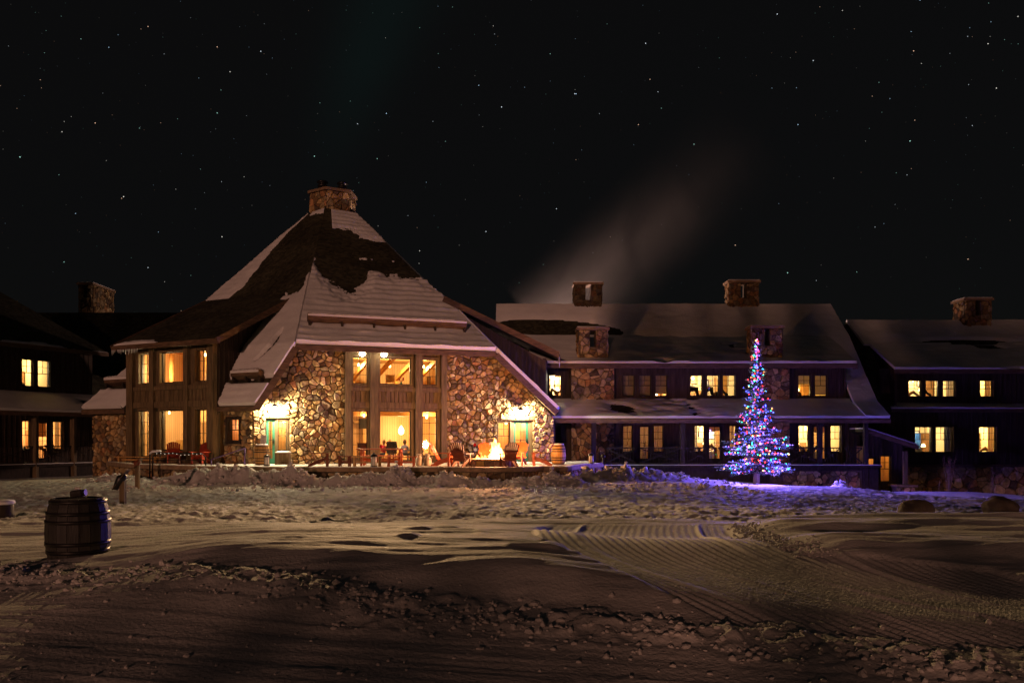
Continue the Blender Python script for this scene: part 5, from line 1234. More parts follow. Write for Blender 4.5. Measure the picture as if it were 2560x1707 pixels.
def M_flame():
    m = bpy.data.materials.new("flame"); m.use_nodes = True; n, l = m.node_tree.nodes, m.node_tree.links; n.clear()
    o = n.new("ShaderNodeOutputMaterial"); e = n.new("ShaderNodeEmission"); t = n.new("ShaderNodeBsdfTransparent"); x = n.new("ShaderNodeAddShader")
    tc = n.new("ShaderNodeTexCoord"); sp = n.new("ShaderNodeSeparateXYZ"); l.new(tc.outputs["Generated"], sp.inputs[0])
    cr = n.new("ShaderNodeValToRGB"); cr.color_ramp.elements[0].color = (1, .52, .14, 1); cr.color_ramp.elements[1].color = (1, .22, .03, 1); cr.color_ramp.elements[1].position = .95; l.new(sp.outputs[2], cr.inputs[0])
    l.new(cr.outputs[0], e.inputs[0]); e.inputs[1].default_value = 3.2; l.new(e.outputs[0], x.inputs[0]); l.new(t.outputs[0], x.inputs[1]); l.new(x.outputs[0], o.inputs[0]); m.cycles.emission_sampling = 'NONE'
    return m
m_flame = M_flame()
def flame(x, y, h, r, seed):
    rnd = random.Random(seed); b = MB(); pts = []; rd = []
    n = 9
    for i in range(n + 1):
        t = i / n; pts.append((x + .10 * r * math.sin(t * 4 + seed) - .05 * h * t, y, .15 + h * t)); rd.append(max(.01, r * (math.sin(math.pi * (t * .82 + .18)) ** .8) * (1 - .25 * t) * rnd.uniform(.85, 1.1)))
    rd[-1] = .01; b.tube(pts, rd, 10)
    b.v = [(vx + rnd.uniform(-.25, .25) * r, vy + rnd.uniform(-.2, .2) * r, vz + rnd.uniform(-.3, .3) * r) for vx, vy, vz in b.v]; b.build("flame", m_flame, fire, True, local=True)
flame(.30, .1, 1.0, .24, 1); flame(.44, .05, .80, .20, 2); flame(.14, .0, .66, .18, 3); flame(.52, .2, .62, .16, 7); flame(.30, -.1, .7, .24, 9)
for k, x in enumerate((-.42, -.3, -.18, -.05, .1, -.5)): flame(x, -.1 + .05 * k, .22 + .05 * (k % 3), .09, 4 + k)
for k in range(4): b = MB(); b.tube([(-.5 + .25 * k, -.25 + .1 * k, .2), (-.1 + .2 * k, .2 - .05 * k, .26)], .06, 7); b.build("log", m_dark, fire, True, local=True)
lamp("fire_light", 'POINT', (fp0[0] + .25, fp0[1], PLZ + .85), 1400, (1, .40, .15), fire, .22)
# barrels
def barrel(name, label, loc, mat, h=.9, r0=.27, r1=.35, snow=True, group="oak barrels", sc=1.0, sunk=0.0):
    t = thing(name, label, "barrel", loc, group=group)
    n = 18
    for k in range(n):
        a0, a1 = 2 * math.pi * k / n, 2 * math.pi * (k + 1) / n - .018; b = MB(); vs = []; m = 8
        for i in range(m + 1):
            f = i / m; r = r0 + (r1 - r0) * math.sin(math.pi * f) ** .8
            for rr in (r, r - .03):
                for a in (a0, a1): vs.append((rr * math.cos(a), rr * math.sin(a), f * h))
        fs = []
        for i in range(m):
            j = i * 4; q = j + 4; fs += [(j, j + 1, q + 1, q), (j + 2, q + 2, q + 3, j + 3), (j, q, q + 2, j + 2), (j + 1, j + 3, q + 3, q + 1)]
        fs += [(0, 2, 3, 1), (m * 4, m * 4 + 1, m * 4 + 3, m * 4 + 2)]
        b.add(vs, fs); b.build("stave", mat, t, local=True)
    b = MB(); b.lathe([(r0 - .035, h - .06), (r0 - .035, h - .03)], 18); b.build("head", mat, t, local=True)
    for f in (.04, .22, .34, .66, .78, .95):
        r = r0 + (r1 - r0) * math.sin(math.pi * f) ** .8 + .004; b = MB(); b.lathe([(r - .01, f * h - .022), (r, f * h - .022), (r, f * h + .022), (r - .01, f * h + .022)], 24); b.build("hoop", m_iron, t, True, local=True)
    if snow: b = MB(); b.lathe([(r0 - .03, h - .03), (r0 + .0, h + .015), (r0 * .85, h + .06), (.02, h + .07)], 18); b.build("snow_cap", m_snow, t, True, local=True)
    for c in t.children: c.scale = (sc, sc, sc)
    return t
bx, by = onfloor(1396, 1160); barrel("oak_barrel", "golden oak barrel with snowy lid at the patio's right end", (bx, by, PLZ), m_barrel)
bx, by = ppx(662, 36.4), 36.0; barrel("oak_barrel", "oak barrel with menu board, in front of the left green door", (bx, by, PLZ), m_barrel, .88)
# old barrel in the foreground
Yb = 9.6; bt = thing("x", "x", "x"); bpy.data.objects.remove(bt)
fb = barrel("old_barrel", "weathered grey barrel sunk into the snow in the left foreground", (ppx(195.5, Yb), Yb, .10), m_oldbarrel, .80, .292, .358, False, None)
b = MB(); b.tube([(-.08, -.0, .84), (.05, .0, .86)], .045, 8); b.build("bung_block", m_oldbarrel, fb, local=True)
b = MB(); b.tube([(.05, -.0, .86), (.09, .0, .865)], .04, 8); b.build("bung", m_black, fb, local=True)
# board on the oak barrel
t = thing("menu_board", "small white notice board propped on the barrel by the left door", "sign", (ppx(660, 36.1), 35.95, PLZ + .93))
b = MB(); b.prism([(-.13, 0, 0), (.13, 0, 0), (.13, .12, .40), (-.13, .12, .40)], (0, .02, 0)); b.build("board", m_white, t, local=True)
b = MB()
for k in range(5): b.prism([(-.09, .012 + .022 * k + .01, .06 + .065 * k), (.07 - .02 * (k % 2), .012 + .022 * k + .01, .06 + .065 * k), (.07 - .02 * (k % 2), .016 + .022 * k + .01, .072 + .065 * k), (-.09, .016 + .022 * k + .01, .072 + .065 * k)], (0, -.018, .004))
stuff(b.build("lines_of_print", m_black, t, local=True))
# planter box
t = thing("planter_box", "tapered grey board planter capped with snow beside the left door", "planter", (ppx(708, 36.5), 36.5, PLZ))
for s, (x0, x1, y0, y1) in enumerate(((-.29, .29, -.25, -.22), (-.29, .29, .22, .25), (-.31, -.285, -.22, .22), (.285, .31, -.22, .22))):
    n = 7
    if s < 2:
        for k in range(n): a = -.29 + .58 * k / n; b = MB(); b.box(a + .005, a + .58 / n - .005, y0, y1, 0, .50); b.build("board", m_timber, t, local=True)
    else: b = MB(); b.box(x0, x1, y0, y1, 0, .5); b.build("board", m_timber, t, local=True)
b = MB(); b.box(-.33, .33, -.27, .27, .50, .535); b.build("rim", m_timber, t, local=True)
b = MB(); b.lathe([(.36, .0), (.35, .04), (.25, .08), (.02, .09)], 14, (0, 0, .536)); b.build("snow_cap", m_snow, t, True, local=True)
# lanterns
def lantern(label, x, y, z, s=1.0):
    t = thing("lantern", label, "lantern", (x, y, z), group="glass patio lanterns")
    b = MB(); b.lathe([(.13 * s, 0), (.14 * s, .03 * s), (.13 * s, .05 * s)], 12); b.build("base", m_black, t, local=True)
    b = MB(); b.lathe([(.14 * s, .40 * s), (.15 * s, .43 * s), (.09 * s, .50 * s), (.03 * s, .53 * s), (.03 * s, .56 * s)], 12); b.build("lid", m_black, t, local=True)
    for k in range(6): a = k * math.pi / 3; b = MB(); b.tube([(.12 * s * math.cos(a), .12 * s * math.sin(a), .04 * s), (.12 * s * math.cos(a), .12 * s * math.sin(a), .41 * s)], .008, 5); b.build("bar", m_black, t, local=True)
    b = MB(); b.lathe([(.108 * s, .05 * s), (.108 * s, .40 * s)], 12); b.build("glass", M("frosted_glass", (.8, .78, .7), .3, .05) if "frosted_glass" not in bpy.data.materials else bpy.data.materials["frosted_glass"], t, True, local=True)
    return t
x, y = onfloor(965, 1163); lantern("black lantern with pale glass standing before the picnic table", x, 32.3, PLZ + .03, 1.05)
lantern("small lantern standing in front of the barrel by the left door", ppx(667, 34.8), 34.8, PLZ, .95)
lantern("lantern on the low wall right of the golden barrel", ppx(1478, 36.6), 36.6, PLZ + .02, .95)
# picnic table with benches
def slat_bench(label, name, x, y, rz, L, h, w, nsl, mat, cat, legs=((-.42, 0), (.42, 0))):
    t = thing(name, label, cat, (x, y, PLZ + .015), rz)
    for k in range(nsl): b = MB(); yy = -w / 2 + w * k / nsl; b.box(-L / 2, L / 2, yy + .006, yy + w / nsl - .006, h - .04, h); b.build("slat", mat, t, local=True)
    for f in (-.40, .40):
        for s in (-1, 1): b = MB(); b.box(f * L - .04, f * L + .04, s * w * .36 - .03, s * w * .36 + .03, 0, h - .041); b.build("leg", mat, t, local=True)
        b = MB(); b.box(f * L - .03, f * L + .03, -w * .45, w * .45, h - .11, h - .042); b.build("cross_rail", mat, t, local=True)
    b = MB(); b.box(-L * .38, L * .38, -.03, .03, h * .35, h * .35 + .07); b.build("stretcher", mat, t, local=True)
    return t
slat_bench("long orange picnic table under the tall lodge windows", "picnic_table", ppx(954, 34.4), 34.4, 0, 2.05, .74, .8, 6, m_orange, "table")
slat_bench("pale wooden bench at the left front of the picnic table", "picnic_bench", ppx(918, 33.3), 33.3, 0, 1.3, .43, .3, 3, m_pine, "bench")
slat_bench("orange bench at the right front of the picnic table", "picnic_bench", ppx(1003, 33.2), 33.2, 0, 1.3, .43, .3, 3, m_orange, "bench")
slat_bench("orange bench behind the picnic table, below the middle window", "picnic_bench", ppx(955, 35.6), 35.6, 0, 1.9, .43, .3, 3, m_orange, "bench")
slat_bench("small dark snow-topped side table left of the picnic table", "side_table", ppx(862, 33.7), 33.7, 0, .5, .45, .4, 4, m_brownred, "table")
slat_bench("dark serving table behind the fire against the stone wall", "serving_table", ppx(1186, 37.2), 37.2, R(19), 1.4, .78, .45, 3, m_dark, "table")
slat_bench("yellow plank bench along the wall under the left bay", "wall_bench", DP.pt(6.3, 0, .55).x, DP.pt(6.3, 0, .55).y, R(-26), 3.2, .30, .35, 2, m_pine, "bench")
m_redball = M("red_ball_glaze", (.45, .01, .015), .25, .1)
def ball(label, x, y, z, r=.085):
    t = thing("red_ornament", label, "ornament", (x, y, z), group="red ball ornaments")
    b = MB(); b.lathe([(.01, 0), (r * .7, r * .3), (r, r), (r * .7, r * 1.7), (.02, r * 2)], 14); b.build("ball", m_redball, t, True, local=True)
    b = MB(); b.lathe([(.025, r * 1.98), (.025, r * 2.25)], 8); b.build("cap", m_iron, t, True, local=True)
ball("red ball ornament on the picnic table", ppx(953, 34.3), 34.3, PLZ + .757); ball("red ball ornament on the dark serving table", ppx(1187, 37.15), 37.15, PLZ + .797)
m_milk = M("galvanised_metal", (.38, .34, .28), .5, .25, 6, metal=.3)
def milkcan(label, px, w=1.0):
    t = thing("milk_can", label, "can", (ppx(px, 34.9), 34.9, PLZ), group="milk cans")
    b = MB(); b.lathe([(.15 * w, 0), (.16 * w, .02), (.16 * w, .30), (.10, .38), (.09, .44), (.12, .47), (.12, .50), (.02, .52)], 16); b.build("body", m_milk, t, True, local=True)
    for s in (-1, 1): b = MB(); b.tube([(s * .12 * w, 0, .36), (s * .19 * w, 0, .38), (s * .155 * w, 0, .28)], .012, 5); b.build("handle", m_milk, t, True, local=True)
milkcan("narrow pale milk can under the right tall window", 1048); milkcan("wide pale milk can next to the chair by the fire", 1069, 1.15)
# ------------------------------------------------------------------ ramp rail, handrail, scopes
t = thing("pipe_railing", "dark pipe railing round the steps left of the patio", "railing", (ppx(440, 34.6), 34.6, 0))
zr = gz(ppx(440, 34.6), 34.6)
def rp(px, py, Y): return P(px, py, Y)
b = MB(); b.tube([rp(381, 1198, 34.4), rp(382, 1142, 34.4), rp(390, 1133, 34.4), rp(505, 1134, 34.4), rp(514, 1142, 34.4), rp(515, 1195, 34.4)], .03, 8); b.build("top_pipe", m_iron, t, True)
b = MB(); b.tube([rp(383, 1150, 34.4), rp(514, 1150, 34.4)], .018, 6); b.build("mid_pipe", m_iron, t, True)
for px in (400, 448): b = MB(); b.tube([rp(px, 1199, 34.4), rp(px, 1134, 34.4)], .018, 6); b.build("upright", m_iron, t, True)
b = MB(); b.tube([rp(374, 1200, 34.1), rp(375, 1136, 34.1), rp(382, 1130, 34.1), rp(402, 1129, 34.1)], .032, 8); b.build("near_post", m_iron, t, True)
b = MB(); b.tube([rp(373, 1134, 34.1), rp(381, 1128.5, 34.1), rp(402, 1127, 34.1)], [.03, .06, .04], 8); b.build("snow_cap", m_snow, t, True)
rr = random.Random(4); m_fairy = M_emit("fairy_bulb", (1, .8, .6), 1.0)
for k in range(12): q = rp(392 + k * 10, 1133 + rr.uniform(-1, 5), 34.33); b = MB(); b.lathe([(.004, -.02), (.018, 0), (.004, .02)], 6, q); b.build("tiny_bulb", m_fairy, t)
m_purple = M("violet_metal", (.10, .05, .16), .4, .2, metal=.4)
t = thing("handrail", "sloping violet-tinted handrail before the small stone-wall window", "railing", (ppx(580, 35.6), 35.6, PLZ))
b = MB(); b.tube([rp(528, 1148, 35.4), rp(606, 1122, 35.8), rp(614, 1121, 35.8)], .025, 8); b.build("rail", m_purple, t, True)
b = MB(); b.tube([rp(612, 1163, 35.8), rp(612, 1121, 35.8)], .03, 8); b.build("post", m_purple, t, True)
b = MB(); b.tube([rp(528, 1172, 35.4), rp(528, 1148, 35.4)], .03, 8); b.build("post", m_purple, t, True)
def hood(label, px, top, base, Y, w, lean, mat, mat2, k=.5):
    x = ppx(px, Y); zb = gz(x, Y) - .1; zt = EZ - (top - HZ) / FPX * Y
    t = thing("hooded_post", label, "post", (x, Y, zb)); H = zt - zb
    b = MB(); b.box(-w / 2, w / 2, -w / 2, w / 2, 0, H - .18); b.build("post", mat, t, local=True)
    b = MB(); b.tube([(-.40 * lean * k, -.05, H - .20 - .22 * lean), (-.10 * k, -.02, H - .12), (.16 * k, 0, H - .02)], [.07, .12, .07], 8); b.build("hood", mat2, t, True, local=True)
    b = MB(); b.prism([(-.52 * lean * k, -.12, H - .22 - .22 * lean), (.30 * k, -.12, H + .02 + .1 * lean), (.30 * k, .12, H + .02 + .1 * lean), (-.52 * lean * k, .12, H - .22 - .22 * lean)], (0, 0, .025)); b.build("roof_board", mat, t, local=True)
hood("dark hooded post leaning forward, in front of the left terrace", 307, 1185, 1239, 21.5, .13, .9, m_timber, m_black)
hood("brown post with a snowy rounded hood near the pipe railing", 344, 1150, 1213, 28.0, .13, .25, m_timber, m_brownred)
# water stand on the right
t = thing("stand_pipe", "thin metal stand pipe near the right porch steps", "pipe", (ppx(1508, 38), 38, -.2))
b = MB(); b.tube([(0, 0, 0), (0, 0, .95)], .035, 8); b.build("pipe", m_iron, t, True, local=True)
b = MB(); b.lathe([(.03, 0), (.11, .04), (.11, .10), (.03, .14)], 10, (0, 0, .93)); b.build("head", m_iron, t, True, local=True)
b = MB(); b.tube([(-.12, 0, 1.06), (-.12, 0, 1.30)], .012, 5); b.build("lever", m_iron, t, True, local=True)
# ------------------------------------------------------------------ decorated spruce
def spruce(px, Y, top_py, label):
    rnd = random.Random(17); x0 = ppx(px, Y); zb = gz(x0, Y) - .05; H = EZ - (top_py - HZ) / FPX * Y - zb
    t = thing("spruce_tree", label, "tree", (x0, Y, zb))
    b = MB(); b.tube([(0, 0, 0), (.02, 0, H * .25), (-.02, 0, H * .6), (0, 0, H * .85), (0, 0, H)], [.17, .13, .07, .03, .008], 10); b.build("trunk", M("spruce_bark", (.22, .17, .14), .85, .4, 5, .02, 14, (3, 3, .6)), t, True, local=True)
    limbs = MB(); fol = MB(); frost = MB(); bulbs = []
    def needles(p, d, L, dens):
        d = d.normalized(); s = d.cross(Vector((0, 0, 1))).normalized(); n = max(3, int(L * dens))
        for i in range(n):
            f = (i + rnd.random()) / n; q = p + d * L * f
            for k in range(3):
                a = rnd.uniform(0, 2 * math.pi); w = (s * math.cos(a) + Vector((0, 0, 1)) * math.sin(a) * .7 + d * rnd.uniform(.5, 1.1)).normalized()
                l = rnd.uniform(.07, .13); o = d.cross(w).normalized() * rnd.uniform(.014, .026)
                up = w.z > .15 and rnd.random() < .62
                (frost if up else fol).add([q - o, q + o, q + w * l], [(0, 1, 2)], None if up else tuple(c * rnd.uniform(.6, 1.3) for c in (.045, .075, .055)))
    z = H * .115; nl = 0
    while z < H * .985:
        f = (z / H - .10) / .90
        if 0: R_ = 1
        R_ = (1.66 * (1 - f) ** 1.15 + .06) if f < .5 else (1.5 * (1 - f) ** 1.3 + .05); R_ *= rnd.uniform(.72, 1.16)
        if .34 < f < .40: R_ *= .82
        nb = 9 if f < .45 else (7 if f < .75 else 5); a0 = rnd.uniform(0, 6.28)
        for k in range(nb):
            if rnd.random() < .10: continue
            a = a0 + 2 * math.pi * k / nb + rnd.uniform(-.25, .25); L = R_ * rnd.choice((.55, .75, .9, 1.0, 1.2)); dz = (-.16 if f < .5 else .1 + .5 * (f - .5)) + rnd.uniform(-.12, .10)
            d = Vector((math.cos(a), math.sin(a), dz)).normalized(); p = Vector((0, 0, z + rnd.uniform(-.06, .06)))
            tip = p + d * L + Vector((0, 0, .10 * L)); mid = p + d * L * .55 - Vector((0, 0, .03))
            limbs.tube([p, mid, tip], [.018 + .012 * (1 - f), .012, .004], 4, cap=False)
            side = d.cross(Vector((0, 0, 1))).normalized()
            nt = max(2, int(L / .13))
            for j in range(nt):
                g = (j + .6) / nt; q = p + d * L * g + Vector((0, 0, -.03 * math.sin(g * 3) + .10 * L * g * g))
                for sgn in (-1, 1):
                    tl = (.16 + .30 * L * (1 - g)) * rnd.uniform(.6, 1.1); td = (d * .8 + side * sgn * .8 + Vector((0, 0, rnd.uniform(-.3, .05)))).normalized()
                    limbs.tube([q, q + td * tl], [.006, .003], 3, cap=False); needles(q, td, tl, 30)
                    if g > .25 and rnd.random() < .30: bulbs.append(q + td * tl * rnd.uniform(.2, 1.0) + Vector((0, 0, rnd.uniform(-.04, .05))))
                if rnd.random() < .45: bulbs.append(q + Vector((0, 0, rnd.uniform(-.02, .05))) + side * rnd.uniform(-.03, .03))
            needles(p + d * L * .4, d, L * .6, 22)
        z += (.19 if f < .5 else .16) * rnd.uniform(.7, 1.3)
    for k in range(26): bulbs.append(Vector((rnd.uniform(-.05, .05), rnd.uniform(-.08, 0), H * (.80 + .2 * k / 26))))
    limbs.build("branches", bpy.data.materials["spruce_bark"], t, local=True)
    stuff(fol.build("foliage", M("spruce_needles", (1, 1, 1), .7, .3, 4, attr=True), t, local=True)); stuff(frost.build("frost", m_snow, t, local=True))
    # guy wires
    for e in ((-1.9, -.5, .1), (1.9, -.5, -.1), (1.5, -.9, -.15)):
        g = MB(); g.tube([(0, 0, H * .22), Vector(e)], .006, 4); g.build("guy_wire", m_iron, t, local=True)
    return t, bulbs, Vector((x0, Y, zb)), H
tree, bulbs, tloc, tH = spruce(1891, 40.0, 846, "snow-dusted spruce covered in coloured lights before the guest wing")
rnd = random.Random(3)
cols = [((.06, .08, 1.0), 15), ((.25, .10, 1.0), 10), ((1.0, .03, .03), 12), ((.02, .85, .35), 12), ((.05, .55, 1.0), 10), ((1.0, .45, .08), 10), ((.9, .12, .5), 8)]
wts = [.34, .24, .18, .09, .03, .08, .04]
m_bulbs = [M_emit("coloured_bulb_%d" % i, c, s) for i, (c, s) in enumerate(cols)]
def bulb_mesh(m, r):
    b = MB(); b.lathe([(.006, -r), (r * .8, -r * .45), (r, 0), (r * .7, r * .55), (.006, r)], 6); return b.mesh("bulb", m, True)
meshes = [bulb_mesh(m, .036) for m in m_bulbs]
ls = thing("string_lights", "coloured string lights wound through the spruce", "lights", tloc)
rnd.shuffle(bulbs); bulbs.sort(key=lambda p: p.y + rnd.uniform(-.5, .5))
rest = [MB() for _ in cols]
for i, p in enumerate(bulbs[:950]):
    k = rnd.choices(range(len(cols)), wts)[0]
    if i < 300:
        o = bpy.data.objects.new("light_bulb", meshes[k]); COL.objects.link(o); o.location = p; o.parent = ls; s = rnd.choice((.8, 1, 1, 1.3)); o.scale = (s, s, s)
    else: rest[k].lathe([(.006, -.03), (.028, 0), (.006, .03)], 5, p)
allrest = MB(); me_i = []
for k, r in enumerate(rest):
    n0 = len(allrest.f); allrest.add(r.v, r.f); me_i += [k] * (len(allrest.f) - n0)
o = allrest.build("small_bulbs", m_bulbs[0], ls, local=True); stuff(o)
for m in m_bulbs[1:]: o.data.materials.append(m)
o.data.polygons.foreach_set("material_index", me_i)
# the light the strings give
for k in range(16):
    f = .06 + .52 * (k / 16) ** 1.2; a = math.pi * (1 + ((k * .618) % 1)); r = 1.5 * (1 - f) + .15
    c = [(.16, .12, 1), (.30, .14, 1), (.12, .10, 1), (.8, .25, .5), (.10, .35, .9)][(0, 1, 2, 0, 3, 1, 0, 4)[k % 8]]
    q = tloc + Vector((r * math.cos(a), r * math.sin(a), tH * f))
    if k % 2: lamp("string_glow", 'POINT', q, 95 * (1.08 - 1.75 * f), c, ls, .05)
    else: lamp("string_glow", 'SPOT', q + Vector((0, -.1, 0)), 1800 * (1.08 - 1.6 * f), (.15, .10, 1) if k % 4 else (.24, .12, 1), ls, .05, Vector((math.cos(a) * 1.1, -.8, -.30)), 160, .4)
# ------------------------------------------------------------------ boulders, stump, shrubs
def boulder(label, px, py, Y, w, h, seed, name="boulder"):
    rnd = random.Random(seed); x = ppx(px, Y); z = gz(x, Y)
    t = thing(name, label, "rock", (x, Y, z - .03))
    bm = bmesh.new(); bmesh.ops.create_icosphere(bm, subdivisions=4, radius=1)
    P_ = np.array([tuple(v.co) for v in bm.verts]); n = fbm(P_[:, 0] * 1.3 + seed + P_[:, 2], P_[:, 1] * 1.3 + P_[:, 2] * .7, 4, seed)
    for v, q in zip(bm.verts, n): v.co *= 1 + .35 * q; v.co.x *= w / 2; v.co.y *= w / 2.2; v.co.z = v.co.z * h * .62 + h * .38
    me = bpy.data.meshes.new("rock"); bm.to_mesh(me); me.materials.append(M("boulder_stone_%d" % seed, (.10, .078, .06), .85, .5, 3, .04, 7)); me.shade_smooth()
    o = bpy.data.objects.new("rock", me); COL.objects.link(o); par(o, t, True)
    bm.free()
    return t
boulder("rounded snow-capped boulder in the right foreground, nearer one", 2289, 1306, 15.0, .62, .38, 3)
boulder("humped snow-covered boulder farther back at the right edge", 2505, 1270, 18.5, .72, .44, 8)
t = thing("tree_stump", "dark low stump with a snow cap cut off by the left edge", "stump", (ppx(4, 17.5), 17.5, gz(ppx(4, 17.5), 17.5) - .03))
b = MB(); b.lathe([(.27, 0), (.24, .12), (.235, .30), (.22, .32)], 16); b.build("wood", m_dark, t, True, local=True)
b = MB(); b.lathe([(.24, .31), (.27, .34), (.25, .39), (.12, .41), (.01, .41)], 16); b.build("snow_cap", m_snow, t, True, local=True)
m_twig = M("twig_bark", (.24, .15, .09), .8, .3, 6)
def shrub(label, px, base, top, Y, n, spread, name="shrub"):
    rnd = random.Random(px); x = ppx(px, Y); z = gz(x, Y) - .03; H = EZ - (top - HZ) / FPX * Y - z
    t = thing(name, label, "shrub", (x, Y, z)); st = MB(); lf = MB()
    for k in range(n):
        a = rnd.uniform(0, 6.28); r = spread * rnd.uniform(.2, 1); h = H * rnd.uniform(.65, 1); p0 = Vector((rnd.uniform(-.08, .08), rnd.uniform(-.06, .06), 0)); p2 = Vector((r * math.cos(a), r * math.sin(a), h)); p1 = p0 * .5 + p2 * .4 + Vector((0, 0, .1 * h))
        st.tube([p0, p1, p2], [.016, .010, .004], 4, cap=False)
        for j in range(9):
            f = rnd.uniform(.35, 1); q = p1.lerp(p2, max(0, (f - .4) / .6)); d = Vector((rnd.uniform(-1, 1), rnd.uniform(-1, 1), rnd.uniform(.1, .9))).normalized() * rnd.uniform(.08, .25)
            st.tube([q, q + d], [.004, .002], 3, cap=False)
            for m in range(3): e = q + d * rnd.uniform(.3, 1); o1 = Vector((rnd.uniform(-1, 1), 0, rnd.uniform(-1, 1))) * .035; o2 = Vector((rnd.uniform(-1, 1), rnd.uniform(-1, 1), rnd.uniform(-1, 1))) * .035; lf.add([e, e + o1, e + o2], [(0, 1, 2)])
    st.build("stems", m_twig, t, local=True); stuff(lf.build("dry_leaves", M("dry_leaf", (.30, .19, .10), .8, .3) if "dry_leaf" not in bpy.data.materials else bpy.data.materials["dry_leaf"], t, local=True))
shrub("tall bare shrub with dry leaves before the end building's stone base", 2373, 1244, 1140, 42.6, 12, .34)
shrub("small leafy sapling right of the tall shrub, by the stone base", 2482, 1243, 1168, 43.0, 3, .14, "sapling")
shrub("thin leafless sapling stick left of the tall shrub", 2349, 1242, 1190, 42.8, 1, .05, "sapling")
# porch furniture
def porch_chair(label, px, Y, z, rz=0, name="porch_chair"):
    t = thing(name, label, "chair", (ppx(px, Y), Y, z), rz)
    for s in (-1, 1):
        b = MB(); b.box(s * .26 - .02, s * .26 + .02, -.25, -.21, 0, .62); b.build("front_leg", m_dark, t, local=True)
        b = MB(); b.beam((s * .26, .22, 0), (s * .26, .34, 1.05), .04, .04); b.build("rear_leg", m_dark, t, local=True)
        b = MB(); b.box(s * .26 - .03, s * .26 + .03, -.28, .26, .62, .65); b.build("arm", m_dark, t, local=True)
    b = MB(); b.box(-.25, .25, -.25, .24, .40, .43); b.build("seat", m_dark, t, local=True)
    for k in range(5): x = -.18 + .09 * k; b = MB(); b.beam((x, .25, .45), (x, .33, 1.0), .05, .015); b.build("back_slat", m_dark, t, local=True)
    return t
porch_chair("dark chair on the guest-wing porch between curtained and lit rooms", 1680, 44.8, .2); porch_chair("dark chair on the porch right of the lit spruce", 2018, 44.8, .2)
q = PL.pt((ll[0][1] + lld[0][0]) / 2 + .6, .2, .9); t = thing("rocking_chair", "dark rocking chair on the left building's porch", "chair", q, R(62))
for s in (-1, 1):
    b = MB(); b.tube([(s * .25, -.4, .08), (s * .25, -.1, .02), (s * .25, .25, .03), (s * .25, .5, .12)], .02, 6); b.build("rocker", m_black, t, local=True)
    b = MB(); b.beam((s * .25, -.22, .04), (s * .25, -.22, .62), .04, .04); b.build("front_leg", m_black, t, local=True); b = MB(); b.beam((s * .25, .22, .04), (s * .25, .40, 1.1), .04, .04); b.build("rear_leg", m_black, t, local=True)
    b = MB(); b.box(s * .25 - .03, s * .25 + .03, -.26, .26, .62, .65); b.build("arm", m_black, t, local=True)
b = MB(); b.box(-.24, .24, -.25, .25, .42, .45); b.build("seat", m_black, t, local=True)
for k in range(5): x = -.18 + .09 * k; b = MB(); b.beam((x, .27, .47), (x, .39, 1.05), .05, .015); b.build("back_slat", m_black, t, local=True)
# ------------------------------------------------------------------ people and furniture inside the hall
def skin_body(edges_pts, edges, radii):
    me = bpy.data.meshes.new("tmp"); me.from_pydata([Vector(p) for p in edges_pts], edges, []); o = bpy.data.objects.new("tmp", me); COL.objects.link(o)
    m = o.modifiers.new("s", 'SKIN'); m.use_smooth_shade = True; sk = me.skin_vertices[0].data
    for i, r in enumerate(radii): sk[i].radius = (r, r) if not isinstance(r, tuple) else r
    sk[0].use_root = True; o.modifiers.new("d", 'SUBSURF').levels = 2
    dg = bpy.context.evaluated_depsgraph_get(); ev = o.evaluated_get(dg); res = bpy.data.meshes.new_from_object(ev); bpy.data.objects.remove(o); return res
def seated(label, loc, rz, jacket, hair, trousers=(.03, .05, .11)):
    t = thing("person", label, "person", loc, rz); t.scale = (.86, .86, .82)
    pts = [(0, 0, .50), (0, .02, .72), (0, 0, .98), (0, -.01, 1.06), (0, -.02, 1.16), (0, -.03, 1.30),                    # pelvis .. head
           (.19, 0, .96), (.25, -.05, .70), (.20, -.28, .68), (.16, -.36, .70), (-.19, 0, .96), (-.25, -.05, .70), (-.20, -.28, .68), (-.16, -.36, .70),
           (.10, -.05, .48), (.13, -.46, .50), (.13, -.48, .10), (.13, -.60, .05), (-.10, -.05, .48), (-.13, -.46, .50), (-.13, -.48, .10), (-.13, -.60, .05)]
    ed = [(0, 1), (1, 2), (2, 3), (3, 4), (4, 5), (2, 6), (6, 7), (7, 8), (8, 9), (2, 10), (10, 11), (11, 12), (12, 13), (0, 14), (14, 15), (15, 16), (16, 17), (0, 18), (18, 19), (19, 20), (20, 21)]
    rd = [(.16, .13), (.16, .12), (.15, .11), .055, (.085, .10), (.075, .09), .075, .055, .045, .035, .075, .055, .045, .035, .09, .07, .05, .045, .09, .07, .05, .045]
    me = skin_body(pts, ed, rd); nm = label[:12]
    for m in (M("skin_" + nm, (.55, .32, .22), .5, .05), M("jacket_" + nm, jacket, .8, .1), M("trousers_" + nm, trousers, .8, .1)): me.materials.append(m)
    for p in me.polygons:
        c = p.center; p.material_index = 0 if c.z > 1.05 or (c.y < -.32 and c.z > .6) else (2 if c.z < .58 else 1); p.use_smooth = True
    o = bpy.data.objects.new("body", me); COL.objects.link(o); par(o, t, True)
    b = MB(); b.lathe([(.02, 1.40), (.075, 1.38), (.108, 1.30), (.112, 1.22), (.085, 1.14), (.05, 1.12)], 14, (0, .005, 0)); b.build("hair", M("hair_" + nm, hair, .6, .2), t, True, local=True)
    return t
def indoor(px, py, d): u, z = FP.hit(px, py, d); return FP.pt(u, PZ, d)
p = indoor(1012, 1130, -1.3); seated("seated person with grey hair and blue-white jacket inside the middle window", p, R(150), (.35, .38, .50), (.20, .15, .10))
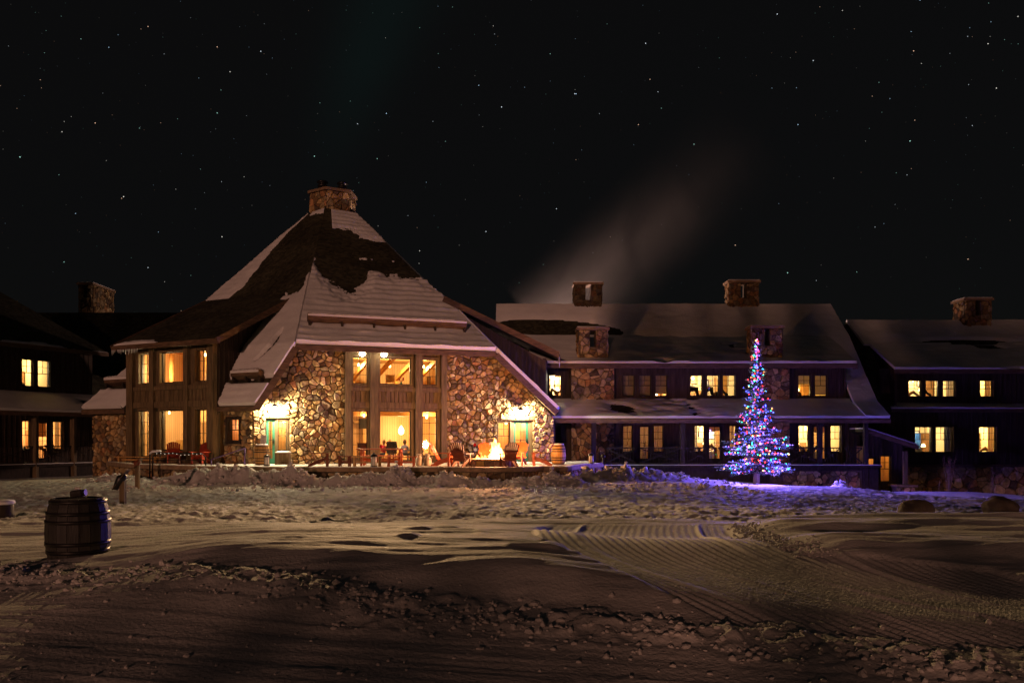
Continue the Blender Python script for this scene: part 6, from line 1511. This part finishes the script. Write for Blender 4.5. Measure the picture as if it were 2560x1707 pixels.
p = indoor(960, 1130, -1.6); seated("seated person in red, partly hidden behind the middle window's left edge", p, R(-60), (.40, .05, .05), (.35, .25, .12))
p = indoor(975, 1130, -3.4); seated("seated person with fair hair farther back behind the middle window", p, R(20), (.45, .38, .3), (.45, .32, .14))
def indoor_chair(label, pos, rz, mat, drape=None):
    t = thing("dining_chair", label, "chair", pos, rz)
    for s in (-1, 1):
        b = MB(); b.box(s * .2 - .02, s * .2 + .02, -.2, -.16, 0, .45); b.build("front_leg", mat, t, local=True)
        b = MB(); b.beam((s * .2, .2, 0), (s * .2, .25, 1.0), .04, .04); b.build("rear_leg", mat, t, local=True)
    b = MB(); b.box(-.22, .22, -.22, .22, .43, .47); b.build("seat", mat, t, local=True)
    b = MB(); b.box(-.2, .2, .22, .25, .60, .98); b.build("backrest", mat, t, local=True)
    if drape: b = MB(); b.tube([(-.26, .24, .62), (-.2, .25, .98), (.2, .25, .98), (.26, .24, .60)], [.07, .09, .09, .07], 8); b.box(-.25, .25, .17, .32, .45, 1.0); b.build("draped_coat", drape, t, local=True)
    return t
m_coat = M("charcoal_coat", (.035, .036, .038), .85, .3, 6)
indoor_chair("chair with a dark coat over it inside the middle window", indoor(983, 1140, -1.0), R(170), m_floor, m_coat)
indoor_chair("chair with a dark coat inside the right tall window", indoor(1063, 1140, -1.0), R(120), m_floor, m_coat)
indoor_chair("plain dark chair inside the left tall window", indoor(905, 1140, -.9), R(190), m_brownred)
def inner_table(label, pos, rz, L, W_, z=.74):
    t = thing("dining_table", label, "table", pos, rz)
    b = MB(); b.box(-L / 2, L / 2, -W_ / 2, W_ / 2, z - .04, z); b.build("table_top", m_pine, t, local=True)
    for x in (-1, 1):
        for y in (-1, 1): b = MB(); b.box(x * L * .44 - .03, x * L * .44 + .03, y * W_ * .42 - .03, y * W_ * .42 + .03, 0, z - .041); b.build("leg", m_pine, t, local=True)
inner_table("dining table inside the middle window between the seated people", indoor(990, 1140, -2.3), R(19), 1.6, .9)
def up(px, d): u, z = FP.hit(px, 950, d); return FP.pt(u, 3.31, d)
indoor_chair("high-backed chair in the upper room, left of the flowers", up(978, -.9) + Vector((0, 0, .55)), R(20), m_log)
indoor_chair("high-backed chair visible in the upper right window", up(1083, -1.0) + Vector((0, 0, .5)), R(70), m_floor)
inner_table("dark table in the upper room holding the red flowers", up(1005, -.75) + Vector((0, 0, .3)), R(19), 1.0, .5, .66)
t = thing("flower_vase", "green vase with red flowers in the upper middle window", "vase", up(1003, -.7) + Vector((0, 0, .97)))
b = MB(); b.lathe([(.04, 0), (.07, .04), (.07, .10), (.04, .16), (.05, .19)], 12); b.build("vase", m_green, t, True, local=True)
rnd = random.Random(2)
for k in range(9):
    a = rnd.uniform(0, 6.28); e = Vector((.12 * math.cos(a), .08 * math.sin(a), .30 + rnd.uniform(-.05, .08))); b = MB(); b.tube([(0, 0, .17), e], .005, 4); b.lathe([(.005, -.02), (.035, 0), (.03, .03), (.005, .04)], 6, e); b.build("flower", m_redball, t, local=True)
# bottles behind the bar
rnd = random.Random(9); m_bot = [M("bottle_glass_%d" % i, c, .15, .1, spec=.6) for i, c in enumerate(((.5, .25, .05), (.1, .25, .1), (.6, .5, .35), (.3, .05, .03)))]
for k in range(24):
    s = k % 3; q = DP.pt(uc - .72 + 1.44 * ((k // 3) + .5) / 8 + rnd.uniform(-.04, .04), 1.782 + .28 * s, -4.27); h = rnd.uniform(.16, .24)
    b = MB(); b.lathe([(.035, 0), (.036, h * .6), (.014, h * .75), (.014, h)], 8, q); o = b.build("bottle", m_bot[k % 4], None, True)
    tag(o, "%s bottle from the right on the %s bar shelf behind the left bay's window" % (("first", "second", "third", "fourth", "fifth", "sixth", "seventh", "eighth")[k // 3], ("lowest", "middle", "top")[s]), "bottle", "bottles on the bar shelves")
# ------------------------------------------------------------------ stars
def stars():
    rnd = random.Random(12); RAD = 2500; cols = [(.8, .9, 1.0), (.5, .75, 1.0), (1, .95, .85), (.5, 1.0, .85), (1, .6, .4)]
    bright = [(543, 283), (543, 118), (1197, 214), (2491, 221), (1969, 682), (1625, 199), (1614, 109), (1440, 235), (155, 330), (272, 119), (189, 534), (555, 592), (1645, 230), (1437, 235), (2287, 301), (2275, 353), (1943, 36), (1995, 312), (2420, 648), (1391, 522), (1838, 613), (1735, 361), (1596, 312), (370, 67), (652, 129), (1254, 268), (1049, 627), (309, 492), (786, 391), (894, 310), (575, 180), (238, 308), (304, 496), (50, 393), (160, 655), (370, 669), (943, 397), (966, 284), (1215, 579), (2300, 1), (2106, 27), (2470, 110), (2284, 128), (2033, 152), (2545, 42)]
    b = MB(); m = []
    def star(px, py, s, c):
        d = Vector(((px - CX) / FPX, 1, -(py - HZ) / FPX)).normalized(); p = Vector((0, 0, EZ)) + d * RAD; r = d.cross(Vector((0, 0, 1))).normalized() * s; u = r.cross(d).normalized() * s
        b.add([p - r, p + u, p + r, p - u, p + d * s], [(0, 1, 2, 3), (0, 1, 4), (1, 2, 4), (2, 3, 4), (3, 0, 4)], c)
    for px, py in bright: c = rnd.choice(cols); f = rnd.uniform(.5, 1.3); star(px, py, 1.35, tuple(x * f for x in c))
    for k in range(3600):
        px, py = rnd.uniform(-1600, 4200), rnd.uniform(-1500, 1000); f = .025 + .55 * rnd.random() ** 5; c = rnd.choice(cols); star(px, py, rnd.uniform(.8, 1.25), tuple(x * f for x in c))
    m = bpy.data.materials.new("starlight"); m.use_nodes = True; n, l = m.node_tree.nodes, m.node_tree.links; n.clear()
    o = n.new("ShaderNodeOutputMaterial"); e = n.new("ShaderNodeEmission"); at = n.new("ShaderNodeAttribute"); at.attribute_name = "Col"; l.new(at.outputs["Color"], e.inputs[0]); e.inputs[1].default_value = 1.0; l.new(e.outputs[0], o.inputs[0]); m.cycles.emission_sampling = 'NONE'
    ob = b.build("stars", m); stuff(ob); ob["label"] = "scattered stars in the black night sky"; ob["category"] = "stars"
stars()
# ------------------------------------------------------------------ unseen conifers, added behind the camera to shade the wings
def wood():
    rnd = random.Random(6); b = MB()
    for k in range(40):
        x = -18.5 + (k % 14) * 2.65 + rnd.uniform(-.5, .5); y = -60 - 4 * (k // 14) + rnd.uniform(-1, 1); H = rnd.uniform(22, 27)
        b.tube([(x, y, -1), (x, y, H)], [.3, .03], 6)
        z = 9.5
        while z < H:
            r = 1.9 * (1 - (z / H) ** 4) + .12
            for j in range(9):
                a = rnd.uniform(0, 6.28); d = Vector((math.cos(a), math.sin(a), -.3)); s = Vector((-math.sin(a), math.cos(a), 0)) * r * rnd.uniform(.16, .30); p = Vector((x, y, z)); L = r * rnd.uniform(.6, 1.1)
                b.add([p, p + d * L * .6 + s, p + d * L - Vector((0, 0, .3)), p + d * L * .6 - s], [(0, 1, 2, 3)])
            z += .5
    for k in range(22):
        x = -73 + (k % 11) * 2.3 + rnd.uniform(-.5, .5); y = -60 - 4 * (k // 11); H = rnd.uniform(31, 35); b.tube([(x, y, -1), (x, y, H)], [.3, .03], 6); z = 14.5
        while z < H:
            r = 1.9 * (1 - (z / H) ** 4) + .12
            for j in range(8):
                a = rnd.uniform(0, 6.28); d = Vector((math.cos(a), math.sin(a), -.3)); s = Vector((-math.sin(a), math.cos(a), 0)) * r * rnd.uniform(.16, .30); p = Vector((x, y, z)); L = r * rnd.uniform(.6, 1.1)
                b.add([p, p + d * L * .6 + s, p + d * L - Vector((0, 0, .3)), p + d * L * .6 - s], [(0, 1, 2, 3)])
            z += .5
    o = b.build("shade_conifers", M("dark_needles", (.03, .05, .03), .8, .3)); stuff(o); o["label"] = "added conifer wood out of view that shades the wings"; o["category"] = "trees"
wood()
# ------------------------------------------------------------------ steam rising behind the guest wing
def steam():
    base = P(1345, 815, 56); tip = P(1900, 330, 56); ax = tip - base; Lz = ax.length
    b = MB(); b.lathe([(4.4, 0), (4.6, Lz * .15), (5.2, Lz * .5), (5.8, Lz)], 20); o = b.build("steam_plume", None, None)
    o.location = base; o.rotation_euler = ax.to_track_quat('Z', 'Y').to_euler(); stuff(o); o["label"] = "pale steam drifting up behind the guest wing"; o["category"] = "steam"
    m = bpy.data.materials.new("steam"); m.use_nodes = True; n, l = m.node_tree.nodes, m.node_tree.links; n.clear()
    out = n.new("ShaderNodeOutputMaterial"); v = n.new("ShaderNodeVolumePrincipled"); v.inputs["Color"].default_value = (.9, .88, .86, 1); v.inputs["Anisotropy"].default_value = .0
    tc = n.new("ShaderNodeTexCoord"); sp = n.new("ShaderNodeSeparateXYZ"); l.new(tc.outputs["Object"], sp.inputs[0])
    def math_(op, a, c):
        q = n.new("ShaderNodeMath"); q.operation = op
        for i, w in enumerate((a, c)):
            if w is None: continue
            if isinstance(w, (int, float)): q.inputs[i].default_value = w
            else: l.new(w, q.inputs[i])
        return q.outputs[0]
    r2 = math_('ADD', math_('MULTIPLY', sp.outputs[0], sp.outputs[0]), math_('MULTIPLY', sp.outputs[1], sp.outputs[1])); r = math_('SQRT', r2, None)
    zz = math_('DIVIDE', sp.outputs[2], Lz)
    Rr = math_('ADD', 3.9, math_('MULTIPLY', zz, 1.6)); q = math_('DIVIDE', r, Rr)
    e = math_('MAXIMUM', math_('SUBTRACT', 1.0, q), 0.0); e = math_('POWER', e, 2.3)
    fz = math_('MAXIMUM', math_('SUBTRACT', 1.0, zz), 0.0); fz = math_('POWER', fz, 1.3)
    nz = n.new("ShaderNodeTexNoise"); nz.inputs["Scale"].default_value = .17; nz.inputs["Detail"].default_value = 5; nz.inputs["Distortion"].default_value = 1.2; l.new(tc.outputs["Object"], nz.inputs["Vector"])
    d = math_('MULTIPLY', math_('MULTIPLY', e, fz), math_('MULTIPLY', math_('MAXIMUM', math_('SUBTRACT', nz.outputs["Fac"], .22), 0.0), .30))
    l.new(d, v.inputs["Density"]); l.new(v.outputs[0], out.inputs["Volume"]); o.data.materials.append(m)
    t = thing("yard_lamp", "yard lamp hidden behind the guest wing that lights the steam", "lamp", (ppx(1395, 57), 60.0, -.5))
    b = MB(); b.tube([(0, 0, 0), (0, 0, 6.0)], .06, 8); b.build("pole", m_iron, t, local=True); b = MB(); b.lathe([(.1, 6.0), (.18, 6.2), (.1, 6.4)], 10); b.build("globe", m_bulb, t, True, local=True)
    lamp("yard_light", 'POINT', (ppx(1395, 57), 60.0, 5.9), 8000, (1, .60, .49), t, .2)
steam()
